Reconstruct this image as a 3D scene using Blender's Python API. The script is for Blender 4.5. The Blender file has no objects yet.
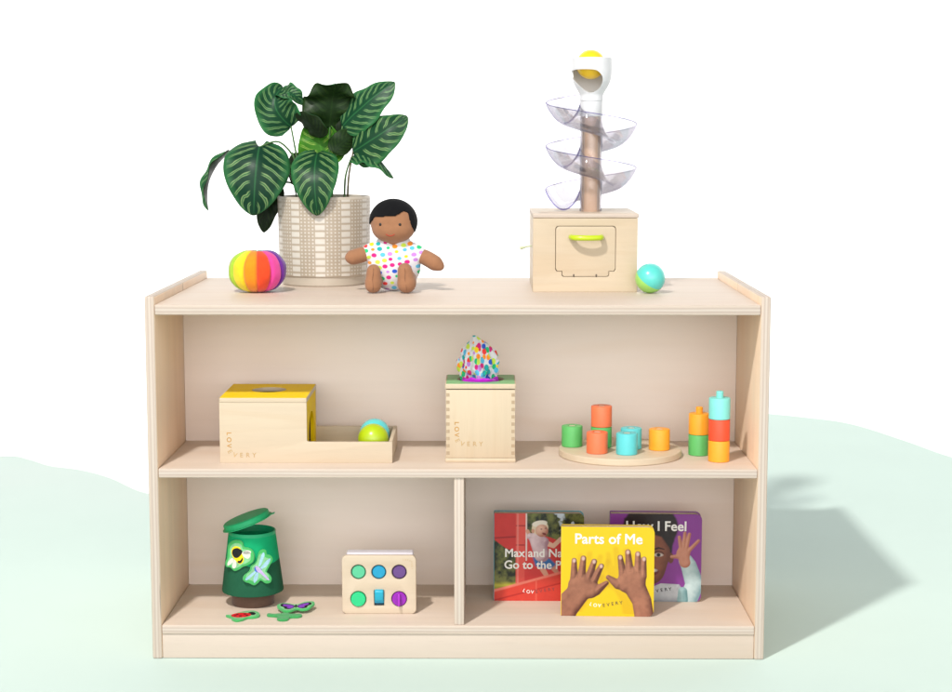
import bpy, bmesh, math, random
import numpy as np
from mathutils import Vector, Matrix, noise
PI = math.pi
R_ = math.radians
SC = bpy.context.scene
COL = SC.collection
random.seed(4)

# ------------------------------------------------------------------ materials
def new_mat(name):
    m = bpy.data.materials.new(name); m.use_nodes = True
    nt = m.node_tree
    return m, nt, nt.nodes['Principled BSDF']
def N(nt, t, **kw):
    n = nt.nodes.new(t)
    for k, v in kw.items():
        if k in n.inputs.keys(): n.inputs[k].default_value = v
        else: setattr(n, k, v)
    return n
def L(nt, a, b): nt.links.new(a, b)
def math_n(nt, op, a, b=None, c=None, clamp=False):
    n = nt.nodes.new('ShaderNodeMath'); n.operation = op; n.use_clamp = clamp
    for i, v in enumerate((a, b, c)):
        if v is None: continue
        if isinstance(v, (int, float)): n.inputs[i].default_value = v
        else: L(nt, v, n.inputs[i])
    return n.outputs[0]
def mix(nt, fac, a, b):
    n = nt.nodes.new('ShaderNodeMix'); n.data_type = 'RGBA'
    for s, v in ((n.inputs[0], fac), (n.inputs[6], a), (n.inputs[7], b)):
        if isinstance(v, (int, float)): s.default_value = v
        elif isinstance(v, tuple): s.default_value = v if len(v) == 4 else v + (1,)
        else: L(nt, v, s)
    return n.outputs[2]
def ramp(nt, fac, stops, interp='LINEAR'):
    n = nt.nodes.new('ShaderNodeValToRGB'); n.color_ramp.interpolation = interp
    e = n.color_ramp.elements
    while len(e) < len(stops): e.new(0.5)
    for i, (p, c) in enumerate(stops):
        e[i].position = p; e[i].color = c if len(c) == 4 else tuple(c) + (1,)
    L(nt, fac, n.inputs[0]); return n.outputs[0]
def noise_n(nt, vec, scale, detail=4, rough=0.55, dist=0.0):
    n = nt.nodes.new('ShaderNodeTexNoise')
    n.inputs['Scale'].default_value = scale; n.inputs['Detail'].default_value = detail
    n.inputs['Roughness'].default_value = rough; n.inputs['Distortion'].default_value = dist
    L(nt, vec, n.inputs['Vector']); return n.outputs['Fac']
def mapping(nt, vec, scale, loc=(0, 0, 0), rot=(0, 0, 0)):
    n = nt.nodes.new('ShaderNodeMapping'); n.inputs['Scale'].default_value = scale
    n.inputs['Location'].default_value = loc; n.inputs['Rotation'].default_value = rot
    L(nt, vec, n.inputs['Vector']); return n.outputs[0]
def objco(nt): return nt.nodes.new('ShaderNodeTexCoord').outputs['Object']
def bump(nt, bs, h, strength=0.2, dist=0.001):
    b = nt.nodes.new('ShaderNodeBump'); b.inputs['Strength'].default_value = strength
    b.inputs['Distance'].default_value = dist
    L(nt, h, b.inputs['Height']); L(nt, b.outputs[0], bs.inputs['Normal'])
def scl(c, k): return tuple(min(1, x * k) for x in c)

BIRCH = (0.655, 0.545, 0.43)
def wood(name, base, axis='x', scale=1.0, contrast=0.07, loc=(0, 0, 0), rough=0.5, spec=0.3, fleck=0.13):
    """birch-like veneer: long soft streaks along the grain axis, a few broad figures and flecks"""
    m, nt, bs = new_mat(name)
    co = objco(nt)
    s = {'x': (1.2, 30, 30), 'y': (30, 1.2, 30), 'z': (30, 30, 1.2)}[axis]
    s2 = {'x': (0.9, 6, 6), 'y': (6, 0.9, 6), 'z': (6, 6, 0.9)}[axis]
    s3 = {'x': (14, 260, 260), 'y': (260, 14, 260), 'z': (260, 260, 14)}[axis]
    f1 = noise_n(nt, mapping(nt, co, tuple(k * scale for k in s), loc), 1.0, 5, 0.6, 0.4)
    f2 = noise_n(nt, mapping(nt, co, tuple(k * scale for k in s2), loc), 1.6, 3, 0.5, 1.2)
    f3 = noise_n(nt, mapping(nt, co, tuple(k * scale for k in s3), loc), 1.0, 2, 0.5)
    c = ramp(nt, f1, [(0.3, scl(base, 1 - contrast)), (0.55, base), (0.75, scl(base, 1 + contrast * 0.5))])
    warm = (base[0] * 0.93, base[1] * 0.87, base[2] * 0.80)
    k = ramp(nt, f2, [(0.47, (0, 0, 0)), (0.66, (0.55, 0.55, 0.55))])
    c = mix(nt, k, c, warm)
    fl = ramp(nt, f3, [(0.30, (fleck, fleck, fleck)), (0.42, (0, 0, 0))])
    c = mix(nt, fl, c, scl(base, 0.72))
    wv = noise_n(nt, mapping(nt, co, (2.2, 2.2, 2.2), loc), 1.0, 2, 0.5)
    c = mix(nt, math_n(nt, 'MULTIPLY', wv, 0.35), c, (base[0] * 0.98, base[1] * 0.95, base[2] * 0.92))
    L(nt, c, bs.inputs['Base Color'])
    rr = math_n(nt, 'MULTIPLY_ADD', f1, 0.2, rough - 0.1)
    L(nt, rr, bs.inputs['Roughness'])
    bs.inputs['Specular IOR Level'].default_value = spec
    bump(nt, bs, f3, 0.06, 0.0006)
    return m
def ply(name, axis, centre, t, grain='x', tint=1.0):
    """cut plywood edge: thin veneers lying across the board's thickness"""
    m, nt, bs = new_mat(name)
    co = objco(nt)
    sp = nt.nodes.new('ShaderNodeSeparateXYZ'); L(nt, co, sp.inputs[0])
    s = {'x': (3, 60, 60), 'y': (60, 3, 60), 'z': (60, 60, 3)}[grain]
    w = noise_n(nt, mapping(nt, co, tuple(k * 0.6 for k in s)), 1.0, 4, 0.65)
    p = math_n(nt, 'MULTIPLY_ADD', sp.outputs[axis], 1.0 / t, 0.5 - centre / t)
    p = math_n(nt, 'ADD', p, math_n(nt, 'MULTIPLY_ADD', w, 0.34, -0.17))
    A = scl((0.53, 0.44, 0.365), tint); B = scl((0.41, 0.325, 0.275), tint); C = scl((0.55, 0.485, 0.425), tint)
    c = ramp(nt, p, [(0.0, A), (0.2, A), (0.30, B), (0.37, B), (0.45, C), (0.56, C), (0.65, B), (0.70, B), (0.80, A), (1.0, A)])
    g = noise_n(nt, mapping(nt, co, tuple(k * 2.2 for k in s)), 1.0, 3, 0.7)
    d = ramp(nt, g, [(0.28, (0.4, 0.4, 0.4)), (0.42, (0, 0, 0))])
    c = mix(nt, d, c, scl((0.45, 0.35, 0.27), tint))
    # soften: the bands are faint on a sanded edge
    vv = noise_n(nt, mapping(nt, co, tuple(k * 1.4 for k in s), (7, 3, 5)), 1.0, 1, 0.5)
    c = mix(nt, ramp(nt, vv, [(0.735, (0, 0, 0)), (0.76, (0.75, 0.75, 0.75))]), c, scl((0.20, 0.14, 0.10), tint))
    lw_ = noise_n(nt, mapping(nt, co, (2.3, 2.3, 2.3)), 1.0, 2, 0.5)
    c = mix(nt, math_n(nt, 'MULTIPLY_ADD', lw_, 0.7, 0.05, clamp=True), c, scl((0.53, 0.445, 0.375), tint))
    L(nt, c, bs.inputs['Base Color'])
    bs.inputs['Roughness'].default_value = 0.55; bs.inputs['Specular IOR Level'].default_value = 0.25
    bump(nt, bs, g, 0.08, 0.0006)
    return m
def plain(name, col, rough=0.45, spec=0.4, var=0.05, scale=60, bstr=0.0, bscale=900, coat=0.0, sss=0.0):
    m, nt, bs = new_mat(name)
    co = objco(nt)
    f = noise_n(nt, co, scale, 4, 0.6)
    c = ramp(nt, f, [(0.3, scl(col, 1 - var)), (0.7, scl(col, 1 + var))])
    L(nt, c, bs.inputs['Base Color'])
    L(nt, math_n(nt, 'MULTIPLY_ADD', f, 0.12, rough - 0.06), bs.inputs['Roughness'])
    bs.inputs['Specular IOR Level'].default_value = spec
    bs.inputs['Coat Weight'].default_value = coat; bs.inputs['Coat Roughness'].default_value = 0.15
    if bstr: bump(nt, bs, noise_n(nt, co, bscale, 3, 0.6), bstr, 0.001)
    if sss:
        bs.inputs['Subsurface Weight'].default_value = sss
        bs.inputs['Subsurface Radius'].default_value = (0.01, 0.006, 0.004); bs.inputs['Subsurface Scale'].default_value = 0.5
    return m
def fabric(name, col, weave=1400, strength=0.35, var=0.07, sheen=0.25):
    m, nt, bs = new_mat(name)
    co = objco(nt)
    f = noise_n(nt, co, 45, 5, 0.65)
    c = ramp(nt, f, [(0.3, scl(col, 1 - var)), (0.7, scl(col, 1 + var))])
    L(nt, c, bs.inputs['Base Color'])
    bs.inputs['Roughness'].default_value = 0.9; bs.inputs['Specular IOR Level'].default_value = 0.1
    bs.inputs['Sheen Weight'].default_value = sheen; bs.inputs['Sheen Roughness'].default_value = 0.5
    h = math_n(nt, 'ADD', noise_n(nt, co, weave, 2, 0.6), math_n(nt, 'MULTIPLY', f, 0.8))
    bump(nt, bs, h, strength, 0.001)
    return m
PALETTE = [(0.02, 0.36, 0.36), (0.62, 0.02, 0.20), (0.03, 0.10, 0.55), (0.85, 0.27, 0.03), (0.85, 0.58, 0.02), (0.02, 0.48, 0.18),
           (0.50, 0.22, 0.62), (0.10, 0.45, 0.70), (0.55, 0.70, 0.08), (0.78, 0.05, 0.05)]
def spotted(name, scale, radius, rnd, stretch=(1, 1, 1), rot=(0, 0, 0), white=(0.80, 0.80, 0.83), edge=0.03):
    m, nt, bs = new_mat(name)
    co = mapping(nt, objco(nt), stretch, (0.013, 0.0, 0.007), rot)
    v = nt.nodes.new('ShaderNodeTexVoronoi'); v.inputs['Scale'].default_value = scale; v.inputs['Randomness'].default_value = rnd
    L(nt, co, v.inputs['Vector'])
    sp = nt.nodes.new('ShaderNodeSeparateColor'); L(nt, v.outputs['Color'], sp.inputs[0])
    c = ramp(nt, sp.outputs[0], [(i / len(PALETTE), k) for i, k in enumerate(PALETTE)], 'CONSTANT')
    mask = ramp(nt, v.outputs['Distance'], [(radius - edge, (1, 1, 1)), (radius + edge, (0, 0, 0))])
    c = mix(nt, mask, white, c)
    L(nt, c, bs.inputs['Base Color'])
    bs.inputs['Roughness'].default_value = 0.9; bs.inputs['Specular IOR Level'].default_value = 0.1
    bs.inputs['Sheen Weight'].default_value = 0.2
    bump(nt, bs, noise_n(nt, objco(nt), 700, 3, 0.6), 0.25, 0.001)
    return m

# ------------------------------------------------------------------ mesh helpers
def link(o, parent=None):
    COL.objects.link(o)
    if parent is not None: o.parent = parent
    return o
def finish(me, smooth=30):
    if smooth is None: return me
    for p in me.polygons: p.use_smooth = True
    if smooth < 180: me.set_sharp_from_angle(angle=R_(smooth))
    return me
def obj(name, data, mats, parent=None, smooth=30, loc=None, rot=None, label=None):
    if isinstance(data, bmesh.types.BMesh):
        me = bpy.data.meshes.new(name); data.normal_update(); data.to_mesh(me); data.free()
    else: me = data; me.name = name
    if not isinstance(mats, (list, tuple)): mats = [mats]
    idx = [p.material_index for p in me.polygons]
    me.materials.clear()
    for m in mats: me.materials.append(m)
    if len(mats) > 1: me.polygons.foreach_set('material_index', idx)
    finish(me, smooth)
    o = link(bpy.data.objects.new(name, me), parent)
    if loc: o.location = loc
    if rot: o.rotation_euler = rot
    if label: o['label'] = label
    return o
def thing(name, label, cat, loc, rotz=0, group=None):
    o = link(bpy.data.objects.new(name, None)); o.empty_display_size = 0.02
    o.location = loc; o.rotation_euler = (0, 0, rotz)
    return tag(o, label, cat, group)
def tag(o, label, cat, group=None):
    o['label'] = label; o['category'] = cat
    if group: o['group'] = group
    return o
def bake(o):
    """the evaluated mesh of a temporary object, which is then removed"""
    bpy.context.view_layer.update()
    dg = bpy.context.evaluated_depsgraph_get()
    me = bpy.data.meshes.new_from_object(o.evaluated_get(dg))
    bpy.data.objects.remove(o, do_unlink=True)
    return me
def box(x0, x1, y0, y1, z0, z1, bev=0.0, seg=2, bm=None, edge_axis=None):
    """edge_axis: faces whose normal is not along this axis get material 1 (a board's cut edges)"""
    own = bmesh.new()
    bmesh.ops.create_cube(own, size=1)
    for v in own.verts:
        v.co = Vector(((x0 + x1) / 2 + v.co.x * (x1 - x0), (y0 + y1) / 2 + v.co.y * (y1 - y0), (z0 + z1) / 2 + v.co.z * (z1 - z0)))
    if bev: bmesh.ops.bevel(own, geom=own.edges[:], offset=bev, segments=seg, profile=0.5, affect='EDGES')
    own.normal_update()
    if edge_axis is not None:
        for f in own.faces: f.material_index = 0 if abs(f.normal[edge_axis]) > 0.9 else 1
    if bm is None: return own
    merge(bm, own); return bm
def merge(bm, other, M=None):
    me = bpy.data.meshes.new('tmp'); other.to_mesh(me); other.free()
    if M is not None: me.transform(M)
    bm.from_mesh(me); bpy.data.meshes.remove(me)
def lathe(profile, n=64, bm=None, M=None, close=False):
    own = bmesh.new(); rings = []
    for r, z in profile:
        if r < 1e-6: rings.append([own.verts.new((0, 0, z))])
        else: rings.append([own.verts.new((r * math.cos(2 * PI * i / n), r * math.sin(2 * PI * i / n), z)) for i in range(n)])
    prs = list(zip(rings, rings[1:])) + ([(rings[-1], rings[0])] if close else [])
    for a, b in prs:
        for i in range(n):
            j = (i + 1) % n
            if len(a) == 1 and len(b) == 1: continue
            if len(a) == 1: own.faces.new((a[0], b[j], b[i]))
            elif len(b) == 1: own.faces.new((a[i], a[j], b[0]))
            else: own.faces.new((a[i], a[j], b[j], b[i]))
    bmesh.ops.recalc_face_normals(own, faces=own.faces[:])
    if M is not None: own.transform(M)
    if bm is None: return own
    merge(bm, own); return bm
def sphere(r, n=48, M=None, bm=None, sc=(1, 1, 1), c=(0, 0, 0)):
    own = bmesh.new(); bmesh.ops.create_uvsphere(own, u_segments=n, v_segments=n // 2, radius=r)
    own.transform(Matrix.Translation(c) @ Matrix.Diagonal((*sc, 1)))
    if M is not None: own.transform(M)
    if bm is None: return own
    merge(bm, own); return bm
def tube(pts, rad, n=10, bm=None, cap=True, closed=False):
    own = bmesh.new(); pts = [Vector(p) for p in pts]; m = len(pts)
    rad = rad if isinstance(rad, (list, tuple)) else [rad] * m
    ref = Vector((0.13, 0.21, 0.97)); rings = []
    for i, p in enumerate(pts):
        a = pts[(i - 1) % m] if closed else pts[max(0, i - 1)]
        b = pts[(i + 1) % m] if closed else pts[min(m - 1, i + 1)]
        t = (b - a).normalized(); s = t.cross(ref)
        if s.length < 1e-3: s = t.cross(Vector((1, 0, 0)))
        s.normalize(); u = s.cross(t)
        rings.append([own.verts.new(p + rad[i] * (math.cos(2 * PI * k / n) * s + math.sin(2 * PI * k / n) * u)) for k in range(n)])
    for i in range(m if closed else m - 1):
        a, b = rings[i], rings[(i + 1) % m]
        for k in range(n): own.faces.new((a[k], a[(k + 1) % n], b[(k + 1) % n], b[k]))
    if cap and not closed:
        own.faces.new(rings[0][::-1]); own.faces.new(rings[-1])
    bmesh.ops.recalc_face_normals(own, faces=own.faces[:])
    if bm is None: return own
    merge(bm, own); return bm
def catmull(P, k=8, closed=False):
    P = [Vector(p) for p in P]; n = len(P); out = []
    for i in range(n if closed else n - 1):
        g = lambda j: P[j % n] if closed else P[max(0, min(n - 1, j))]
        a, b, c, d = g(i - 1), g(i), g(i + 1), g(i + 2)
        for s in range(k):
            t = s / k
            out.append(0.5 * ((2 * b) + (c - a) * t + (2 * a - 5 * b + 4 * c - d) * t * t + (3 * b - a - 3 * c + d) * t ** 3))
    if not closed: out.append(P[-1])
    return out
FRONT = Matrix(((1, 0, 0, 0), (0, 0, -1, 0), (0, 1, 0, 0), (0, 0, 0, 1)))   # plate x,y -> world x,z; its face looks at -y
def plate(loops, t, bev=0.0, M=None, seg=2):
    """flat board cut to an outline with holes; lies in XY from z=0 (back) to z=t (face)"""
    cu = bpy.data.curves.new('plate', 'CURVE'); cu.dimensions = '2D'; cu.fill_mode = 'BOTH'
    for lp in loops:
        sp = cu.splines.new('POLY'); sp.points.add(len(lp) - 1)
        for p, q in zip(sp.points, lp): p.co = (q[0], q[1], 0, 1)
        sp.use_cyclic_u = True
    cu.extrude = t / 2 - bev; cu.bevel_depth = bev; cu.bevel_resolution = seg; cu.offset = -bev
    o = link(bpy.data.objects.new('plate', cu)); me = bake(o); bpy.data.curves.remove(cu)
    me.transform(Matrix.Translation((0, 0, t / 2)))
    if M is not None: me.transform(M)
    bm = bmesh.new(); bm.from_mesh(me); bmesh.ops.remove_doubles(bm, verts=bm.verts[:], dist=1e-6)
    bmesh.ops.recalc_face_normals(bm, faces=bm.faces[:]); bpy.data.meshes.remove(me)
    return bm
def rrect(x0, x1, y0, y1, r, k=6):
    out = []
    for cx, cy, a in ((x1 - r, y1 - r, 0), (x0 + r, y1 - r, 90), (x0 + r, y0 + r, 180), (x1 - r, y0 + r, 270)):
        out += [(cx + r * math.cos(R_(a + 90 * i / k)), cy + r * math.sin(R_(a + 90 * i / k))) for i in range(k + 1)]
    return out
def circ(cx, cy, rx, ry=None, n=48, a=0.0):
    ry = ry or rx
    return [(cx + rx * math.cos(t) * math.cos(a) - ry * math.sin(t) * math.sin(a),
             cy + rx * math.cos(t) * math.sin(a) + ry * math.sin(t) * math.cos(a)) for t in (2 * PI * i / n for i in range(n))]
def smooth_outline(P, k=6): return [(v.x, v.y) for v in catmull([(x, y, 0) for x, y in P], k, True)]
def letters(items, size, depth=0.0004, bold=0.02, M=None):
    """items: (characters, x, y, rotation); flat lettering in XY, slightly raised"""
    bm = bmesh.new()
    for ch, x, y, rot in items:
        cu = bpy.data.curves.new('t', 'FONT'); cu.body = ch; cu.size = size; cu.align_x = 'CENTER'; cu.align_y = 'CENTER'
        cu.extrude = depth / 2; cu.bevel_depth = bold * size * 0.5; cu.bevel_resolution = 0; cu.resolution_u = 4
        o = link(bpy.data.objects.new('t', cu)); me = bake(o); bpy.data.curves.remove(cu)
        me.transform(Matrix.Translation((x, y, depth / 2)) @ Matrix.Rotation(rot, 4, 'Z') @ Matrix.Diagonal((1, 1, (depth / 2) / (depth / 2 + bold * size * 0.5), 1)))
        bm.from_mesh(me); bpy.data.meshes.remove(me)
    if M is not None: bm.transform(M)
    return bm
def boards(name, x0, x1, y0, y1, z0, z1, axis, face, edge, parent, bev=0.0025):
    return obj(name, box(x0, x1, y0, y1, z0, z1, bev, 3, edge_axis=axis), [face, edge], parent, 40)

# ------------------------------------------------------------------ setting
m_floor = plain('floor_white', (0.94, 0.94, 0.94), 0.8, 0.1, 0.005, 3)
m_mint = plain('ground_mint', (0.538, 0.652, 0.602), 0.85, 0.1, 0.012, 2.5)
mb = m_mint.node_tree; bsm = mb.nodes['Principled BSDF']; src = bsm.inputs['Base Color'].links[0].from_socket
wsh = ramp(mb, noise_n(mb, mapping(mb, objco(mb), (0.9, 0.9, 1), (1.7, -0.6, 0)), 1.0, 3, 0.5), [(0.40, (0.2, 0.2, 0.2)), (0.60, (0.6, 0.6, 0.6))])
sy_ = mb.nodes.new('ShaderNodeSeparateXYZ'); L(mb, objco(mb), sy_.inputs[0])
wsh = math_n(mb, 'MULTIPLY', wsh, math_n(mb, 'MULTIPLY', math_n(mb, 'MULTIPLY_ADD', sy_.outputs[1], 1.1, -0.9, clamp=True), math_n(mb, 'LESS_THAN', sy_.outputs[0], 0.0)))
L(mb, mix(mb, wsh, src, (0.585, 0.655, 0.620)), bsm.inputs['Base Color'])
def struct(o): o['kind'] = 'structure'; return o
# seamless studio sweep: flat floor, a wide curve, then the upright backdrop
fb = bmesh.new(); prof = [(-30, -0.004), (4.2, -0.004)] + [(4.2 + 1.5 * math.sin(R_(t)), -0.004 + 1.5 * (1 - math.cos(R_(t)))) for t in range(5, 91, 5)] + [(5.7, 9.0)]
rows = [[fb.verts.new((x, y, z)) for x in (-14, 14)] for y, z in prof]
for p, q in zip(rows, rows[1:]): fb.faces.new((p[0], p[1], q[1], q[0]))
struct(obj('floor', fb, m_floor, None, 180))
edge = [(-9, -9), (9, -9), (6, -1), (3.2, 0.9), (2.0, 1.6), (1.66, 1.98), (1.55, 2.15), (1.47, 2.45), (1.36, 2.78), (1.21, 2.93), (1.05, 3.02), (0.85, 3.02), (0.4, 2.8), (-0.2, 2.2), (-0.6, 1.75),
        (-0.8, 1.56), (-0.93, 1.575), (-1.08, 1.79), (-1.2, 1.915), (-1.31, 1.98), (-1.4, 2.08), (-1.48, 2.145), (-1.6, 2.1), (-2.2, 1.9), (-4, 1), (-7, -2)]
gb = plate([smooth_outline(edge, 6)], 0.004, 0.0); gb.transform(Matrix.Translation((0, 0, -0.004)))
struct(obj('ground', gb, m_mint, None, None))

# ------------------------------------------------------------------ shelf
H = 0.585; T = 0.019; ZP, ZT, ZM, ZB = 0.7197, 0.7034, 0.3819, 0.0681; D = 0.636; DM = 0.31
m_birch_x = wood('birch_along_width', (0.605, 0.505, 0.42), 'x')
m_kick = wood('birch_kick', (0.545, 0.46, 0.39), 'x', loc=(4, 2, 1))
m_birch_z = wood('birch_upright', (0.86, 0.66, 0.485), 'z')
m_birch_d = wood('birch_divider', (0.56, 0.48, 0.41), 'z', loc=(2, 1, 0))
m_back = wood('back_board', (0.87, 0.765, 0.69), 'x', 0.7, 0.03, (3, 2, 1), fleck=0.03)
shelf = thing('shelf_unit', 'low birch plywood storage shelf with one open row above two lower compartments', 'shelf', (0, 0, 0))
for s in (-1, 1):
    xa, xb = sorted((s * H, s * (H + T)))
    e = ply('side_edge', 0, (xa + xb) / 2, T, 'z', 1.0)
    boards('side_panel', xa, xb, 0, D / 2 - 0.0008, 0, ZP, 0, m_birch_z, e, shelf, 0.0035)
    boards('side_panel', xa, xb, D / 2 + 0.0008, D, 0, ZP, 0, m_birch_z, e, shelf, 0.0035)
g = 0.0006
boards('top_panel', -H + g, H - g, 0.001, D - 0.002, ZT - 0.0197, ZT, 2, m_birch_x, ply('top_edge', 2, ZT - 0.01, 0.0197, 'x'), shelf, 0.002)
boards('middle_shelf', -H + g, H - g, 0.001, D - 0.002, ZM - 0.0179, ZM, 2, m_birch_x, ply('shelf_edge', 2, ZM - 0.009, 0.0179, 'x'), shelf, 0.002)
boards('bottom_shelf', -H + g, H - g, 0.001, D - 0.002, ZB - 0.018, ZB, 2, m_birch_x, ply('shelf_edge', 2, ZB - 0.009, 0.018, 'x'), shelf, 0.002)
bm = box(-H + g, H - g, DM, DM + 0.012, ZB + 0.0002, ZM - 0.0181); box(-H + g, H - g, DM, DM + 0.012, ZM + 0.0002, ZT - 0.0199, bm=bm)
obj('back_panel', bm, m_back, shelf, None)
boards('divider', -0.007, 0.0122, 0.005, DM - 0.0004, ZB + 0.0002, ZM - 0.0181, 0, m_birch_d, ply('divider_edge', 0, 0.0026, 0.0192, 'z', 1.04), shelf, 0.0015)
boards('divider', -0.007, 0.0122, DM + 0.0124, D - 0.006, ZB + 0.0002, ZM - 0.0181, 0, m_birch_d, ply('divider_edge', 0, 0.0026, 0.0192, 'z', 1.04), shelf, 0.0015)
boards('kick_board', -H + g, H - g, 0.004, 0.022, 0.0006, ZB - 0.0182, 1, m_kick, m_kick, shelf, 0.001)
boards('kick_board', -H + g, H - g, D - 0.022, D - 0.004, 0.0006, ZB - 0.0182, 1, m_kick, m_kick, shelf, 0.001)

# ------------------------------------------------------------------ rainbow fabric ball
WEDGE = [((0.42, 0.66, 0.05), 'lime green'), ((0.92, 0.74, 0.03), 'yellow'), ((0.92, 0.30, 0.015), 'orange'), ((0.84, 0.075, 0.02), 'red orange'),
         ((0.82, 0.07, 0.34), 'pink'), ((0.17, 0.03, 0.32), 'purple'), ((0.05, 0.07, 0.40), 'blue'), ((0.02, 0.30, 0.50), 'sky blue'),
         ((0.02, 0.35, 0.30), 'teal'), ((0.02, 0.35, 0.10), 'green'), ((0.55, 0.03, 0.08), 'red'), ((0.80, 0.45, 0.50), 'rose')]
ball = thing('fabric_ball', 'rainbow striped soft fabric ball of sewn wedges beside the plant pot', 'ball', (-0.4215, 0.275, ZT))
for k, (c, nm) in enumerate(WEDGE):
    a0 = R_(-90 - 83 + 30 * k); bm = bmesh.new(); NU, NV = 12, 40; grid = []
    for j in range(NV + 1):
        ph = PI * j / NV; row = []
        for i in range(NU + 1):
            t = i / NU; a = a0 + R_(30) * t
            bulge = 1 - 0.105 * abs(2 * t - 1) ** 5.5
            sp_, cp_ = math.sin(ph), math.cos(ph)
            r = 0.0605 * abs(sp_) ** 0.80 * (bulge * sp_ ** .5 + (1 - sp_ ** .5)) if sp_ > 1e-6 else 0
            z = 0.0445 * math.copysign(abs(cp_) ** 0.92, cp_) * (1 - 0.10 * math.exp(-(sp_ / 0.22) ** 2) * (1 if cp_ > 0 else 0)) * (1 - 0.04 * (1 - bulge) / 0.105)
            w = 1 + 0.030 * noise.noise(Vector((math.cos(a) * 2 * sp_, math.sin(a) * 2 * sp_, cp_ * 2)))
            row.append(bm.verts.new((r * math.cos(a) * w, r * math.sin(a) * w, z * w + 0.0445)))
        grid.append(row)
    for j in range(NV):
        for i in range(NU): bm.faces.new((grid[j][i], grid[j + 1][i], grid[j + 1][i + 1], grid[j][i + 1]))
    bmesh.ops.remove_doubles(bm, verts=bm.verts[:], dist=1e-6)
    obj('fabric_wedge', bm, fabric('wedge_cloth', scl(c, 0.80), 700, 0.35, 0.10), ball, 180, label=nm + ' cloth wedge')

# ------------------------------------------------------------------ potted plant
def pot_material():
    m, nt, bs = new_mat('glazed_pot')
    sp = nt.nodes.new('ShaderNodeSeparateXYZ'); L(nt, objco(nt), sp.inputs[0])
    ang = math_n(nt, 'ARCTAN2', sp.outputs[0], math_n(nt, 'MULTIPLY', sp.outputs[1], -1.0))
    f = math_n(nt, 'FRACT', math_n(nt, 'MULTIPLY_ADD', ang, 11 / (2 * PI), 20.2))
    z = sp.outputs[2]
    zb = math_n(nt, 'FRACT', math_n(nt, 'MULTIPLY', z, 1 / 0.0150)); zd = math_n(nt, 'FRACT', math_n(nt, 'MULTIPLY', z, 1 / 0.0075))
    def band(v, c, hw, e):
        d = math_n(nt, 'ABSOLUTE', math_n(nt, 'SUBTRACT', v, c))
        return math_n(nt, 'MULTIPLY_ADD', d, -1 / e, hw / e + 0.5, clamp=True)
    isbar = band(f, 0.2, 0.185, 0.02)
    bar = math_n(nt, 'MULTIPLY', isbar, band(zb, 0.5, 0.36, 0.14))
    dc = math_n(nt, 'FRACT', math_n(nt, 'MULTIPLY', math_n(nt, 'SUBTRACT', f, 0.4), 4 / 0.6))
    dx = math_n(nt, 'SUBTRACT', dc, 0.5); dz = math_n(nt, 'SUBTRACT', zd, 0.5)
    rr = math_n(nt, 'SQRT', math_n(nt, 'ADD', math_n(nt, 'MULTIPLY', dx, dx), math_n(nt, 'MULTIPLY', dz, dz)))
    dot = math_n(nt, 'MULTIPLY', math_n(nt, 'MULTIPLY_ADD', rr, -1 / 0.2, 0.23 / 0.2 + 0.5, clamp=True), math_n(nt, 'GREATER_THAN', f, 0.4))
    pat = math_n(nt, 'MAXIMUM', bar, dot)
    inz = math_n(nt, 'MULTIPLY', math_n(nt, 'GREATER_THAN', z, 0.0225), math_n(nt, 'LESS_THAN', z, 0.187))
    pat = math_n(nt, 'MULTIPLY', pat, inz)
    mot = noise_n(nt, objco(nt), 38, 5, 0.65)
    recess = mix(nt, mot, (0.335, 0.275, 0.205), (0.43, 0.36, 0.28))
    top = mix(nt, mot, (0.53, 0.48, 0.41), (0.63, 0.59, 0.53))
    c = mix(nt, pat, recess, top)
    plainz = mix(nt, mot, (0.44, 0.385, 0.31), (0.52, 0.455, 0.375))
    c = mix(nt, inz, plainz, c)
    L(nt, c, bs.inputs['Base Color']); bs.inputs['Roughness'].default_value = 0.38
    bump(nt, bs, math_n(nt, 'ADD', pat, math_n(nt, 'MULTIPLY', mot, 0.15)), 0.35, 0.0010)
    return m
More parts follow.
